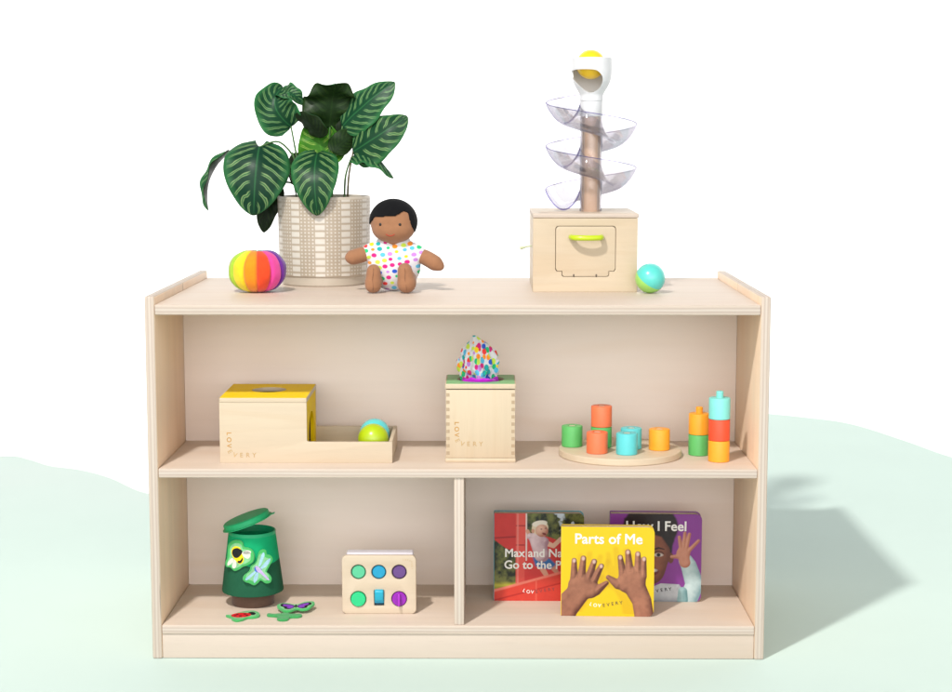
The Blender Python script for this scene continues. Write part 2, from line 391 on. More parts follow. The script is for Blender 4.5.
def leaf_mats(dark, light, edge, n=8.0, glow=0.0):
    m, nt, bs = new_mat('striped_leaf')
    uv = nt.nodes.new('ShaderNodeUVMap'); sp = nt.nodes.new('ShaderNodeSeparateXYZ'); L(nt, uv.outputs[0], sp.inputs[0])
    au = math_n(nt, 'ABSOLUTE', math_n(nt, 'MULTIPLY_ADD', sp.outputs[0], 2.0, -1.0))
    wob = noise_n(nt, mapping(nt, uv.outputs[0], (5, 7, 1)), 1.0, 1, 0.4)
    ph = math_n(nt, 'MULTIPLY', math_n(nt, 'SUBTRACT', sp.outputs[1], math_n(nt, 'MULTIPLY', math_n(nt, 'POWER', au, 1.25), 0.27)), n)
    ph = math_n(nt, 'FRACT', math_n(nt, 'ADD', math_n(nt, 'ADD', ph, math_n(nt, 'MULTIPLY', wob, 0.55)), 10.0))
    def line(c, w):
        d = math_n(nt, 'ABSOLUTE', math_n(nt, 'SUBTRACT', ph, c))
        return math_n(nt, 'MULTIPLY_ADD', d, -1 / 0.10, w / 0.10 + 0.5, clamp=True)
    st = math_n(nt, 'MAXIMUM', line(0.30, 0.040), math_n(nt, 'MULTIPLY', line(0.52, 0.040), 0.8))
    fade_in = math_n(nt, 'MULTIPLY_ADD', au, 9.0, -1.3, clamp=True); fade_out = math_n(nt, 'MULTIPLY_ADD', au, -6.5, 6.0, clamp=True)
    st = math_n(nt, 'MULTIPLY', math_n(nt, 'MULTIPLY', st, fade_in), fade_out)
    mot = noise_n(nt, mapping(nt, uv.outputs[0], (5, 5, 1)), 2.0, 5, 0.65)
    st = math_n(nt, 'MULTIPLY', st, math_n(nt, 'MULTIPLY_ADD', mot, 1.4, 0.15, clamp=True))
    base = mix(nt, mot, scl(dark, 0.75), scl(dark, 1.3))
    eg = math_n(nt, 'MULTIPLY_ADD', au, 3.0, -2.0, clamp=True)
    c = mix(nt, eg, base, edge)
    between = math_n(nt, 'MULTIPLY', math_n(nt, 'MULTIPLY', line(0.41, 0.14), fade_in), 0.6)
    c = mix(nt, between, c, edge)
    c = mix(nt, st, c, light)
    rib = math_n(nt, 'MULTIPLY_ADD', au, -30.0, 1.3, clamp=True)
    c = mix(nt, math_n(nt, 'MULTIPLY', rib, 0.5), c, scl(edge, 1.2))
    L(nt, c, bs.inputs['Base Color']); bs.inputs['Roughness'].default_value = 0.36; bs.inputs['Specular IOR Level'].default_value = 0.13
    vein = math_n(nt, 'ABSOLUTE', math_n(nt, 'SUBTRACT', ph, 0.95))
    bump(nt, bs, math_n(nt, 'ADD', math_n(nt, 'MULTIPLY', vein, 0.5), math_n(nt, 'MULTIPLY', mot, 0.4)), 0.35, 0.002)
    out = nt.nodes['Material Output']
    if glow:
        tr = nt.nodes.new('ShaderNodeBsdfTranslucent'); L(nt, c, tr.inputs[0])
        ms = nt.nodes.new('ShaderNodeMixShader'); ms.inputs[0].default_value = glow
        L(nt, bs.outputs[0], ms.inputs[1]); L(nt, tr.outputs[0], ms.inputs[2]); L(nt, ms.outputs[0], out.inputs[0])
    return m
m_leaf = leaf_mats((0.006, 0.034, 0.017), (0.25, 0.37, 0.15), (0.026, 0.125, 0.042), 7.4)
m_leaf2 = leaf_mats((0.008, 0.047, 0.020), (0.20, 0.33, 0.13), (0.028, 0.140, 0.044), 8.0)
m_leaf_backlit = leaf_mats((0.06, 0.23, 0.02), (0.52, 0.68, 0.16), (0.09, 0.30, 0.03), 7, 0.45)  # brighter greens: the backlight on this leaf is put into its colour
m_under = leaf_mats((0.007, 0.015, 0.006), (0.018, 0.034, 0.009), (0.011, 0.023, 0.006), 8)
m_under_g = leaf_mats((0.009, 0.024, 0.006), (0.024, 0.050, 0.012), (0.014, 0.036, 0.008), 8)
m_leaf3 = leaf_mats((0.006, 0.040, 0.016), (0.23, 0.35, 0.13), (0.026, 0.130, 0.040), 6.6)
m_stem = plain('stem_green', (0.06, 0.14, 0.04), 0.5, 0.4, 0.15, 80)
m_stem_b = plain('stem_brown', (0.12, 0.10, 0.05), 0.5, 0.4, 0.15, 80)
PX, PY = -0.3008, 0.485
plant = thing('potted_plant', 'leafy striped prayer plant in a cream patterned ceramic pot on the shelf top', 'plant', (PX, PY, ZT))
zr = 0.1925
obj('pot', lathe([(0, 0.0), (0.090, 0.0), (0.0925, 0.002), (0.0945, 0.019), (0.0985, 0.0225), (0.1005, 0.10), (0.1015, 0.186), (0.1015, 0.190), (0.1005, zr), (0.0975, zr), (0.0965, 0.19), (0.095, 0.150), (0, 0.150)], 128), pot_material(), plant, 35)
sb = lathe([(0, 0.168), (0.05, 0.170), (0.0955, 0.167)], 48)
bmesh.ops.subdivide_edges(sb, edges=sb.edges[:], cuts=2)
for v in sb.verts: v.co.z += 0.006 * noise.noise(v.co * 90)
obj('soil', sb, plain('potting_soil', (0.035, 0.024, 0.016), 0.95, 0.1, 0.4, 300, 0.6, 500), plant, 60)
def bez(P, t):
    a, b, c = (Vector(p) for p in P)
    # the middle point is passed through at t = .5
    b2 = 2 * b - 0.5 * (a + c)
    return (1 - t) ** 2 * a + 2 * t * (1 - t) * b2 + t * t * c
def leaf(P, width, Nv, mats, shape=1.0, cup=0.15, ruffle=0.03, stem=None, seed=0, twist=0.0, stem_mat=None, srad=0.0022, heart=0.0):
    """P in centimetres from the centre of the pot's rim"""
    P = [Vector(p) * 0.01 + Vector((0, 0, zr)) for p in P]; W = width * 0.01; Nv = Vector(Nv).normalized()
    NV, NU = 36, 20; bm = bmesh.new(); uvl = bm.loops.layers.uv.new('UVMap'); grid = []
    for j in range(NV + 1):
        v = j / NV
        c = bez(P, v); tg = (bez(P, min(1, v + 0.02)) - bez(P, max(0, v - 0.02))).normalized()
        n0 = (Nv - tg * Nv.dot(tg)).normalized(); s = tg.cross(n0).normalized()
        if twist:
            q = Matrix.Rotation(twist * v, 3, tg); s = q @ s; n0 = q @ n0
        w = (math.sin(PI * min(1, v ** (0.66 * shape) * 0.990 + 0.008))) ** 0.50 * (1 - 0.05 * v)
        if v > 0.88: w *= 1 - ((v - 0.88) / 0.12) ** 2 * 0.22
        row = []
        for i in range(NU + 1):
            u = 2 * i / NU - 1
            ru = ruffle * W * math.sin(v * 17 + seed + (2.1 if u > 0 else 0)) * abs(u) ** 2 + ruffle * 0.8 * W * noise.noise(Vector((u * 1.3 + seed, v * 3.1, seed * 1.7)))
            fold = cup * W * (abs(u) ** 1.5) * w
            back = -heart * W * (abs(u) ** 1.6) * max(0, 1 - v * 2.6)
            p = c + s * (u * W / 2 * w) + n0 * (fold + ru * (0.3 + w)) + tg * back
            row.append((bm.verts.new(p), (u * 0.5 + 0.5, v)))
        grid.append(row)
    for j in range(NV):
        for i in range(NU):
            q = (grid[j][i], grid[j][i + 1], grid[j + 1][i + 1], grid[j + 1][i])
            f = bm.faces.new([k[0] for k in q])
            for lp, k in zip(f.loops, q): lp[uvl].uv = k[1]
    top, under = mats
    o = obj('leaf', bm, [top, under], plant, 180)
    md = o.modifiers.new('thickness', 'SOLIDIFY'); md.thickness = 0.0007; md.offset = -1; md.material_offset = 1
    mats_ = [top, under]; par = o.parent
    me = bake(o); o = obj('leaf', me, mats_, par, 180)
    base = P[0] + (bez(P, 0.02) - P[0]) * 0.6
    if stem:
        pts = catmull([Vector(q) * 0.01 + Vector((0, 0, zr)) for q in stem] + [base], 10)
        k = len(pts)
        obj('stem', tube(pts, [srad * (1.25 - 0.5 * i / k) for i in range(k)], 8), stem_mat or m_stem, o, 180)
    return o
A = (m_leaf, m_under); A2 = (m_leaf2, m_under)
leaf([(-13.2, -6, 10.8), (-13.6, -10.3, 4.6), (-14.2, -9.6, -3.9)], 14.6, (0.08, -0.92, 0.35), A, 1.02, -0.10, 0.022, [(-3, -1, -2.6), (-5, -1.5, 6), (-9, -3.5, 11.6)], 1, heart=0.16)
leaf([(-20, -2, 9.6), (-24.3, -3.5, 4), (-24.8, -4, -3)], 7.5, (-0.93, -0.28, 0.25), A2, 1.0, 0.2, 0.03, [(-4, 1, -2.6), (-7, 1, 6), (-14, 0, 10.6)], 2)
leaf([(-10.8, 2, 2.6), (-12.4, -0.8, -2), (-13.2, -1.2, -8)], 6.0, (0.3, 0.92, 0.2), A, 1.0, 0.1, 0.03, [(-4, 2, -2.6), (-7, 2.5, 2.5)], 3)
leaf([(-6.9, 0, 15.0), (-10.2, -2.2, 19.6), (-8.8, 1.0, 23.6)], 9.2, (-0.35, -0.92, 0.2), A2, 0.95, 0.22, 0.06, [(-3.5, 1, -2.6), (-5.5, 1, 6)], 4, twist=0.5)
leaf([(-9.4, 1.0, 21.8), (-6.8, -1.9, 22.0), (-4.3, -0.6, 19.8)], 4.4, (0.15, -0.8, 0.55), A2, 1.0, 0.25, 0.06, None, 14)
leaf([(1.4, 0.5, 14.8), (2.2, -1.8, 20.2), (3.4, -5.2, 24.2)], 12.8, (-0.15, 0.92, 0.35), (m_leaf2, m_under_g), 0.95, 0.14, 0.09, [(0.5, 1, -2.6), (1, 1, 6)], 5, heart=0.1)
leaf([(-0.4, -1.5, 12.6), (-2.6, -2.6, 15.6), (-5.8, -2.6, 17.6)], 5.6, (0.45, 0.75, 0.5), A, 0.9, 0.1, 0.03, None, 6)
leaf([(4.2, -1.0, 15.0), (9.6, -3.4, 20.0), (15.8, -3.0, 24.6)], 9.4, (-0.38, -0.86, 0.34), A2, 0.95, -0.12, 0.03, [(1.5, 1, -2.6), (2.4, 0.5, 7)], 7)
leaf([(3.4, 1.0, 13.6), (6.6, 0.6, 16.6), (11.0, 0.4, 18.8)], 4.6, (0.3, 0.85, 0.4), A, 0.95, 0.1, 0.03, None, 8)
leaf([(6.6, -3.0, 9.6), (12.2, -5.6, 13.0), (18.6, -4.6, 17.2)], 10.4, (-0.06, -0.93, 0.38), (m_leaf3, m_under), 0.9, -0.08, 0.025, [(5.2, -1, -2.6), (5.6, -1.8, 4)], 9, stem_mat=m_stem_b)
leaf([(2.4, -1.0, 9.3), (5.0, -1.2, 12.2), (8.6, -1.4, 13.8)], 5.2, (0.25, 0.80, 0.5), (m_leaf, m_under_g), 0.95, 0.1, 0.03, None, 10)
leaf([(6.2, -2.5, 8.4), (11.0, -4.6, 8.9), (15.6, -4.6, 4.0)], 6.4, (-0.05, -0.22, 0.97), (m_leaf2, m_under_g), 0.9, -0.25, 0.05, [(4.6, -1.5, -2.6), (4.9, -2, 4)], 11)
leaf([(0.4, 0.5, 6.2), (-1.0, 1.2, 11.6), (-2.6, 1.6, 16.6)], 10.4, (0.05, -1, 0.05), (m_leaf_backlit, m_leaf_backlit), 0.95, 0.08, 0.03, [(0, 1, -2.6)], 12)
leaf([(-0.7, -6.5, 9.4), (-0.9, -11.6, 4.2), (-0.3, -11.5, -3.8)], 10.4, (0, -0.96, 0.28), (m_leaf3, m_under), 1.0, -0.06, 0.02, [(-1, -2, -2.6), (-1.0, -3.5, 6)], 13, heart=0.14)
leaf([(-5.2, 2.5, 9.2), (-6.4, 1.6, 5.6), (-5.9, 0.8, 2.2)], 5.0, (0.4, 0.85, 0.0), A, 0.95, 0.1, 0.03, [(-3.2, 2, -2.6)], 15)
for a in ([(-5.5, -2, -2.6), (-6.2, -2.2, 2), (-7.6, -3, 6.5), (-8.6, -3, 9)], [(-4.2, -3, -2.6), (-5, -3.4, 3), (-6.4, -3.4, 9.5)]):
    obj('stem', tube(catmull([Vector(q) * 0.01 + Vector((0, 0, zr)) for q in a], 8), 0.0016, 8), m_stem, plant, 180)

# ------------------------------------------------------------------ rag doll
def blend(shapes, voxel=0.0016, smooth=6):
    """one continuous surface grown from overlapping rounded volumes: (centre list, radius list) chains or ellipsoids"""
    bm = bmesh.new()
    for s in shapes:
        if s[0] == 'e':
            M = Matrix.Translation(s[1]) @ (s[3] if len(s) > 3 else Matrix.Identity(4)) @ Matrix.Diagonal((*s[2], 1))
            sphere(1, 40, M, bm)
        else:
            pts = catmull(s[1], 6); rs = s[2]; n = len(pts)
            for i, p in enumerate(pts):
                q = i / (n - 1) * (len(rs) - 1); k = min(int(q), len(rs) - 2); r = rs[k] + (rs[k + 1] - rs[k]) * (q - k)
                sphere(r, 20, Matrix.Translation(p), bm)
    me = bpy.data.meshes.new('blend'); bm.to_mesh(me); bm.free()
    o = link(bpy.data.objects.new('blend', me))
    md = o.modifiers.new('r', 'REMESH'); md.mode = 'VOXEL'; md.voxel_size = voxel
    sm = o.modifiers.new('s', 'SMOOTH'); sm.iterations = smooth; sm.factor = 0.5
    return bake(o)
doll = thing('rag_doll', 'brown skinned soft rag doll with black hair sitting in a spotted romper', 'doll', (-0.138, 0.300, ZT))
m_skin = fabric('doll_cloth', (0.31, 0.150, 0.078), 1000, 0.22, 0.07, 0.2)
m_hair = fabric('hair_felt', (0.006, 0.006, 0.007), 900, 0.2, 0.2, 0.05)
m_romp = spotted('romper_cloth', 74, 0.36, 0.28, (0.86, 0.0, 1.12), (0, R_(14), 0), (0.66, 0.65, 0.68))
HC = Vector((0.0, -0.012, 0.146)); HR = (0.0485, 0.040, 0.0455)
bodyme = blend([('e', HC, HR), ('e', (0.0, -0.016, 0.133), (0.0455, 0.037, 0.032)), ('c', [(0, 0, 0.10), (0, 0, 0.12)], [0.026, 0.024]), ('e', (0, 0.0, 0.052), (0.052, 0.040, 0.050)),
                ('c', [(-0.040, -0.004, 0.084), (-0.068, -0.012, 0.076), (-0.084, -0.018, 0.072), (-0.093, -0.02, 0.071)], [0.014, 0.0165, 0.016, 0.008]),
                ('c', [(0.040, -0.004, 0.082), (0.068, -0.012, 0.070), (0.086, -0.018, 0.060), (0.0975, -0.02, 0.053)], [0.014, 0.0165, 0.0165, 0.009]),
                ('c', [(-0.037, -0.005, 0.030), (-0.040, -0.045, 0.021), (-0.040, -0.056, 0.022)], [0.018, 0.018, 0.0180]),
                ('c', [(-0.040, -0.056, 0.0185), (-0.039, -0.056, 0.046)], [0.0180, 0.0145]),
                ('c', [(0.028, -0.005, 0.032), (0.029, -0.045, 0.022), (0.029, -0.056, 0.022)], [0.019, 0.020, 0.0200]),
                ('c', [(0.029, -0.056, 0.0205), (0.0255, -0.056, 0.048)], [0.0200, 0.0150])])
body = obj('body', bodyme, m_skin, doll, 180)
romp = obj('romper', blend([('e', (0, 0.0, 0.053), (0.0565, 0.0435, 0.0525)), ('c', [(-0.022, 0, 0.090), (-0.046, -0.006, 0.083), (-0.053, -0.008, 0.080)], [0.02, 0.0185, 0.0175]),
                ('c', [(0.022, 0, 0.090), (0.046, -0.006, 0.080), (0.053, -0.008, 0.0765)], [0.02, 0.0185, 0.0175]), ('c', [(-0.012, 0, 0.095), (0.012, 0, 0.095)], [0.026, 0.026])]), m_romp, doll, 180)
# cap of hair: the head's own surface, a little proud, cut along a swept fringe line
hb = bmesh.new(); bmesh.ops.create_uvsphere(hb, u_segments=120, v_segments=80, radius=1)
hb.transform(Matrix.Translation(HC) @ Matrix.Diagonal((HR[0] * 1.045, HR[1] * 1.06, HR[2] * 1.05, 1)))
kill = []
for f in hb.faces:
    c = f.calc_center_median() - HC; x = c.x / HR[0]; z = c.z / HR[2]
    fr = 0.28 + 0.04 * x + 0.20 * math.exp(-((x - 0.50) / 0.24) ** 2) - 0.9 * max(0, x - 0.66) / 0.34 * 1.2 - 0.30 * max(0, -x - 0.78) / .22
    lim = fr if c.y < 0.006 else (-0.15 if c.y < 0.02 else -0.7)
    if z < lim: kill.append(f)
bmesh.ops.delete(hb, geom=kill, context='FACES')
o = obj('hair', hb, m_hair, None, 180); sm = o.modifiers.new('s', 'SMOOTH'); sm.iterations = 4; md = o.modifiers.new('t', 'SOLIDIFY'); md.thickness = 0.004; md.offset = -1
obj('hair', bake(o), m_hair, doll, 180)
def on_head(x, z):
    k = 1 - (x / HR[0]) ** 2 - (z / HR[2]) ** 2
    k2 = 1 - (x / 0.0455) ** 2 - ((HC.z + z - 0.133) / 0.032) ** 2          # the fuller cheeks
    return Vector((HC.x + x, min(HC.y - HR[1] * math.sqrt(max(k, 0.01)), -0.016 - 0.037 * math.sqrt(max(k2, 0.0))), HC.z + z))
m_seam = fabric('seam_thread', (0.19, 0.085, 0.042), 900, 0.2)
for lx, xt, yr in ((-0.040, -0.039, 0.0741), (0.029, 0.0258, 0.0761)):
    sp_ = [(lx + (xt - lx) * q + 0.0008 * math.sin(9 * q), -yr + 0.0020 * (2 * q - 0.85) ** 2 + (0.0032 if xt > 0 else 0.0022) * q, 0.006 + 0.047 * q) for q in [i / 14 for i in range(15)]]
    obj('seam', tube(sp_, 0.0006, 6), m_seam, body, 180)
m_eye = plain('eye_thread', (0.012, 0.009, 0.008), 0.5, 0.4, 0.05)
for ex in (-0.0245, 0.0150):
    p = on_head(ex, -0.0045) + Vector((0, 0.0006, 0))
    obj('eye', sphere(0.0034, 20, Matrix.Translation(p), sc=(1, 0.5, 1)), m_eye, doll, 180)
mp = [on_head(-0.0140 + 0.0185 * t, -0.0240 - 0.0038 * math.sin(PI * t)) + Vector((0, 0.0002, 0)) for t in [i / 12 for i in range(13)]]
obj('mouth', tube(mp, 0.0009, 6), plain('mouth_thread', (0.42, 0.045, 0.03), 0.7, 0.2), doll, 180)

# ------------------------------------------------------------------ ball run on a wooden box
BX0, BX1, BY0, BY1 = 0.1525, 0.370, 0.275, 0.535; ZL = 0.8668
m_box = wood('toy_birch', (0.53, 0.435, 0.315), 'x', 1.6, 0.07, (5, 3, 2), 0.45)
m_boxz = wood('toy_birch_upright', (0.52, 0.425, 0.30), 'y', 1.6, 0.07, (5, 3, 2), 0.45)
m_dark = plain('dark_gap', (0.05, 0.035, 0.022), 0.9, 0.1)
m_lime = plain('lime_paint', (0.46, 0.60, 0.008), 0.3, 0.5, 0.03, 30, coat=0.2)
m_white = plain('white_plastic', (0.66, 0.66, 0.675), 0.35, 0.5, 0.01, 20, sss=0.0)
run = thing('ball_run', 'wooden toy ball run with clear spiral ramps on a birch box', 'toy', (0.2777, 0.375, ZT))
def rl(x, y, z): return (x - 0.2777, y - 0.375, z - ZT)
ox, oy = 0.2777, 0.375
hz = ZL - ZT
dx0, dx1, dz0, dz1 = 0.1992 - ox, 0.3247 - ox, 0.0318, 0.1375
def door_outline(e=0.0):
    x0, x1, z0, z1 = dx0 + e, dx1 - e, dz0 + e, dz1 - e; r = 0.007; st = 0.0135; sh = 0.011
    top = [(x1 - r + r * math.cos(R_(a)), z1 - r + r * math.sin(R_(a))) for a in range(0, 91, 15)] + [(x0 + r + r * math.cos(R_(a)), z1 - r + r * math.sin(R_(a))) for a in range(90, 181, 15)]
    low = [(x0, z0 + sh + 0.005), (x0 + 0.003, z0 + sh), (x0 + st, z0 + sh), (x0 + st, z0 + 0.003), (x0 + st + 0.003, z0), (x1 - st - 0.003, z0), (x1 - st, z0 + 0.003), (x1 - st, z0 + sh), (x1 - 0.003, z0 + sh), (x1, z0 + sh + 0.005)]
    return top + low
def vplate(loops, t, yface, bev=0.001): return plate(loops, t, bev, Matrix.Translation((0, yface + t, 0)) @ FRONT)
yf = BY0 - oy
obj('front_panel', vplate([rrect(BX0 - ox, BX1 - ox, 0.0, hz - 0.0095, 0.0015), door_outline()], 0.009, yf), m_box, run, 40)
bm = box(BX0 - ox, BX0 - ox + 0.009, yf + 0.0092, BY1 - oy - 0.0092, 0, hz - 0.0095); box(BX1 - ox - 0.009, BX1 - ox, yf + 0.0092, BY1 - oy - 0.0092, 0, hz - 0.0095, bm=bm)
box(BX0 - ox, BX1 - ox, BY1 - oy - 0.009, BY1 - oy, 0, hz - 0.0095, 0.001, bm=bm)
box(BX0 - ox + 0.0092, BX1 - ox - 0.0092, yf + 0.0092, BY1 - oy - 0.0092, 0.0, 0.007, bm=bm)
obj('box_body', bm, m_boxz, run, 40)
dr = obj('door', vplate([door_outline(0.0010)], 0.0085, yf + 0.0003, 0.0005), m_box, run, 40)
hp = [(-0.0345 + (0.2631 - ox), yf + 0.003, 0.1150), (-0.0345 + (0.2631 - ox), yf - 0.012, 0.1148)]
cx = 0.2631 - ox
hp = catmull([(cx - 0.031, yf + 0.004, 0.1145), (cx - 0.031, yf - 0.010, 0.1145), (cx - 0.024, yf - 0.024, 0.1143), (cx, yf - 0.030, 0.1142), (cx + 0.024, yf - 0.024, 0.1143), (cx + 0.031, yf - 0.010, 0.1145), (cx + 0.031, yf + 0.004, 0.1145)], 8)
obj('handle', tube(hp, 0.0056, 14), m_lime, dr, 180)
for hx in (-0.0235, 0.0235):
    obj('hinge', box(cx - 0.002 + hx - 0.0016, cx - 0.002 + hx + 0.0016, yf - 0.0008, yf + 0.002, dz0 - 0.0005, dz0 + 0.0055, 0.0006), plain('hinge_metal', (0.10, 0.075, 0.05), 0.4, 0.5), dr, 40)
m_lid = wood('toy_birch_lid', (0.54, 0.445, 0.345), 'x', 1.6, 0.08, (1, 7, 2), 0.45)
m_lide = ply('lid_edge', 2, hz - 0.0045, 0.009, 'x', 1.0)
lidb = plate([rrect(0.1513 - ox, 0.372 - ox, BY0 - oy - 0.002, BY1 - oy + 0.002, 0.003), circ(0.2005 - ox, 0.31 - oy, 0.036, 0.030)], 0.009, 0.0015)
lidb.transform(Matrix.Translation((0, 0, hz - 0.009)))
for f in lidb.faces: f.material_index = 0 if abs(f.normal.z) > .8 else 1
obj('lid', lidb, [m_lid, m_lide], run, 40)
obj('side_handle', tube([(BX0 - ox + 0.001, -0.01, 0.0905), (0.1420 - ox, -0.01, 0.0890), (0.1270 - ox, -0.01, 0.0850)], [0.0016, 0.0020, 0.0040], 12), plain('pale_peg', (0.50, 0.55, 0.36), 0.5, 0.3), run, 40)
obj('pole', lathe([(0, hz - 0.005), (0.0200, hz - 0.005), (0.0200, 1.067 - ZT), (0, 1.067 - ZT)], 48), wood('pole_wood', (0.66, 0.44, 0.285), 'z', 2.2, 0.10, (2, 2, 2), 0.5), run, 40)
def clear_plastic(name, tint, edge, gloss=0.10):
    """thin clear sheet: light passes with a slight tint, more of it is lost where the sheet is seen at a slant"""
    m, nt, bs = new_mat(name); nt.nodes.remove(bs)
    lw = nt.nodes.new('ShaderNodeLayerWeight'); lw.inputs[0].default_value = 0.35
    f = noise_n(nt, objco(nt), 60, 3, 0.5)
    b_ = nt.nodes.new('ShaderNodeBump'); b_.inputs['Strength'].default_value = 0.05; b_.inputs['Distance'].default_value = 0.002; L(nt, f, b_.inputs['Height'])
    k = math_n(nt, 'POWER', lw.outputs['Facing'], 1.6, clamp=True)
    c = mix(nt, k, tint, edge)
    tr = nt.nodes.new('ShaderNodeBsdfTransparent'); L(nt, c, tr.inputs[0])
    gl = nt.nodes.new('ShaderNodeBsdfGlossy'); gl.inputs['Roughness'].default_value = 0.06; L(nt, b_.outputs[0], gl.inputs['Normal'])
    di = nt.nodes.new('ShaderNodeBsdfDiffuse'); di.inputs[0].default_value = (0.66, 0.65, 0.72, 1)
    m0 = nt.nodes.new('ShaderNodeMixShader'); m0.inputs[0].default_value = 0.035; L(nt, tr.outputs[0], m0.inputs[1]); L(nt, di.outputs[0], m0.inputs[2])
    ms = nt.nodes.new('ShaderNodeMixShader'); L(nt, math_n(nt, 'MULTIPLY_ADD', lw.outputs['Fresnel'], 0.5, gloss * 0.3, clamp=True), ms.inputs[0])
    L(nt, m0.outputs[0], ms.inputs[1]); L(nt, gl.outputs[0], ms.inputs[2]); L(nt, ms.outputs[0], nt.nodes['Material Output'].inputs[0])
    return m
m_clear = clear_plastic('clear_plastic', (0.945, 0.94, 0.955), (0.77, 0.75, 0.82))
m_tube = clear_plastic('clear_tube', (0.985, 0.98, 0.985), (0.72, 0.70, 0.76), 0.05)
m_edge = clear_plastic('violet_rim', (0.50, 0.44, 0.80), (0.30, 0.24, 0.62))
tb = lathe([(0.0222, hz + 0.0004), (0.0222, 1.067 - ZT), (0.0237, 1.067 - ZT), (0.0237, hz + 0.0004)], 56, close=True)
obj('clear_tube', tb, m_tube, run, 60)
Z1 = 1.0955 - ZT; TURN = 0.0915
def ramp_pt(a, q, off=0.0):
    """a: turns past the left side; q 0..1 from the tube to the outer lip; the trough hangs below its lips"""
    th = PI + 2 * PI * a
    r = 0.0242 + (0.0965 - 0.0242) * (0.5 - 0.5 * math.cos(PI * q) if False else q)
    zc = Z1 - TURN * a - 0.0400 * math.sin(PI * min(1, q ** 0.92)) ** 0.75 - 0.004 * (1 - q)
    return Vector((r * math.cos(th), r * math.sin(th), zc))
for a0, a1 in ((-0.30, -0.004), (0.004, 0.996), (1.004, 2.0)):
    bm = bmesh.new(); na = max(12, int(96 * (a1 - a0))); nq = 26; g_ = []
    for i in range(na + 1):
        a = a0 + (a1 - a0) * i / na
        g_.append([bm.verts.new(ramp_pt(a, k / nq)) for k in range(nq + 1)])
    for i in range(na):
        for k in range(nq): bm.faces.new((g_[i][k], g_[i + 1][k], g_[i + 1][k + 1], g_[i][k + 1]))
    bmesh.ops.recalc_face_normals(bm, faces=bm.faces[:])
    o = obj('spiral_ramp', bm, m_clear, None, 180); md = o.modifiers.new('t', 'SOLIDIFY'); md.thickness = 0.0016; md.offset = 0
    o = obj('spiral_ramp', bake(o), m_clear, run, 60)
    eb = bmesh.new()
    ends = [a0, a1] if a0 > 0 else [a1]
    if a0 < -0.1: ends = [a0, a1]
    for a in ends: tube([ramp_pt(a, k / 30) for k in range(31)], 0.00095 if a < 1.9 else 0.0013, 8, eb)
    tube([ramp_pt(a0 + (a1 - a0) * i / na, 1.0) for i in range(na + 1)], 0.00085, 6, eb)
    obj('ramp_rim', eb, m_edge, o, 180)
# cup: a white funnel with a tear shaped window in its front
cupz = 1.1895 - ZT
def cup_r(z):
    pts = [(1.1000, 0.0246), (1.1080, 0.0246), (1.1125, 0.0250), (1.1200, 0.0290), (1.1300, 0.0352), (1.1400, 0.0398), (1.1500, 0.0420), (1.1580, 0.0427), (1.1895, 0.0427)]
    for (za, ra), (zb_, rb) in zip(pts, pts[1:]):
        if z <= zb_: return ra + (rb - ra) * (z - za) / (zb_ - za)
    return 0.0427
outer = [(cup_r(1.10 + 0.0895 * i / 40), 1.10 + 0.0895 * i / 40 - ZT) for i in range(41)]
inner = [(r - 0.0035, z) for r, z in outer[::-1] if z > 1.118 - ZT] + [(0.010, 1.116 - ZT), (0, 1.1155 - ZT)]
inner = inner
cup = obj('cup', lathe([(0, 1.0675 - ZT), (0.0232, 1.0675 - ZT), (0.0236, 1.0680 - ZT), (0.0236, 1.0990 - ZT), (0.0230, 1.0996 - ZT)] + outer + inner, 96), m_white, None, 40)
cutb = bmesh.new()
cut2 = smooth_outline([(-0.0480, 0.016), (-0.03, 0.0215), (0, 0.0220), (0.0170, 0.0195), (0.0270, 0.008), (0.0265, -0.006), (0.0185, -0.0185), (0.006, -0.0255), (-0.006, -0.0245), (-0.021, -0.012), (-0.040, 0.006)], 8)
cutb = plate([cut2], 0.09, 0.0, Matrix.Translation((0, -0.004, 1.1425 - ZT)) @ Matrix.Rotation(R_(-14), 4, 'Z') @ FRONT)
cut = obj('cut', cutb, m_white, None, None)
md = cup.modifiers.new('b', 'BOOLEAN'); md.object = cut; md.operation = 'DIFFERENCE'; md.solver = 'EXACT'
bv = cup.modifiers.new('v', 'BEVEL'); bv.width = 0.0008; bv.segments = 2; bv.limit_method = 'ANGLE'; bv.angle_limit = R_(50)
me = bake(cup); bpy.data.objects.remove(cut, do_unlink=True)
obj('cup', me, m_white, run, 40)
def smallball(name, label, cols, loc, rot=(0, 0, 0), group='small solid toy balls', r=0.031):
    m = [plain('ball_paint', c, 0.3, 0.5, 0.03, 40, coat=0.35) for c in cols]
    bm = sphere(r, 64)
    if len(m) > 1:
        for f in bm.faces: f.material_index = 1 if f.calc_center_median().z < -0.004 else 0
    o = obj(name, bm, m, None, 180, loc, rot); return tag(o, label, 'ball', group)
TEAL = (0.09, 0.56, 0.50); LIME2 = (0.30, 0.62, 0.12)
smallball('toy_ball', 'yellow ball resting in the white cup atop the ball run', [(0.90, 0.56, 0.012)], (0.2757, 0.375, 1.1757))
smallball('toy_ball', 'two tone teal and green ball on the shelf top beside the birch box', [TEAL, LIME2], (0.3945, 0.25, ZT + 0.0311), (R_(22), R_(34), 0))

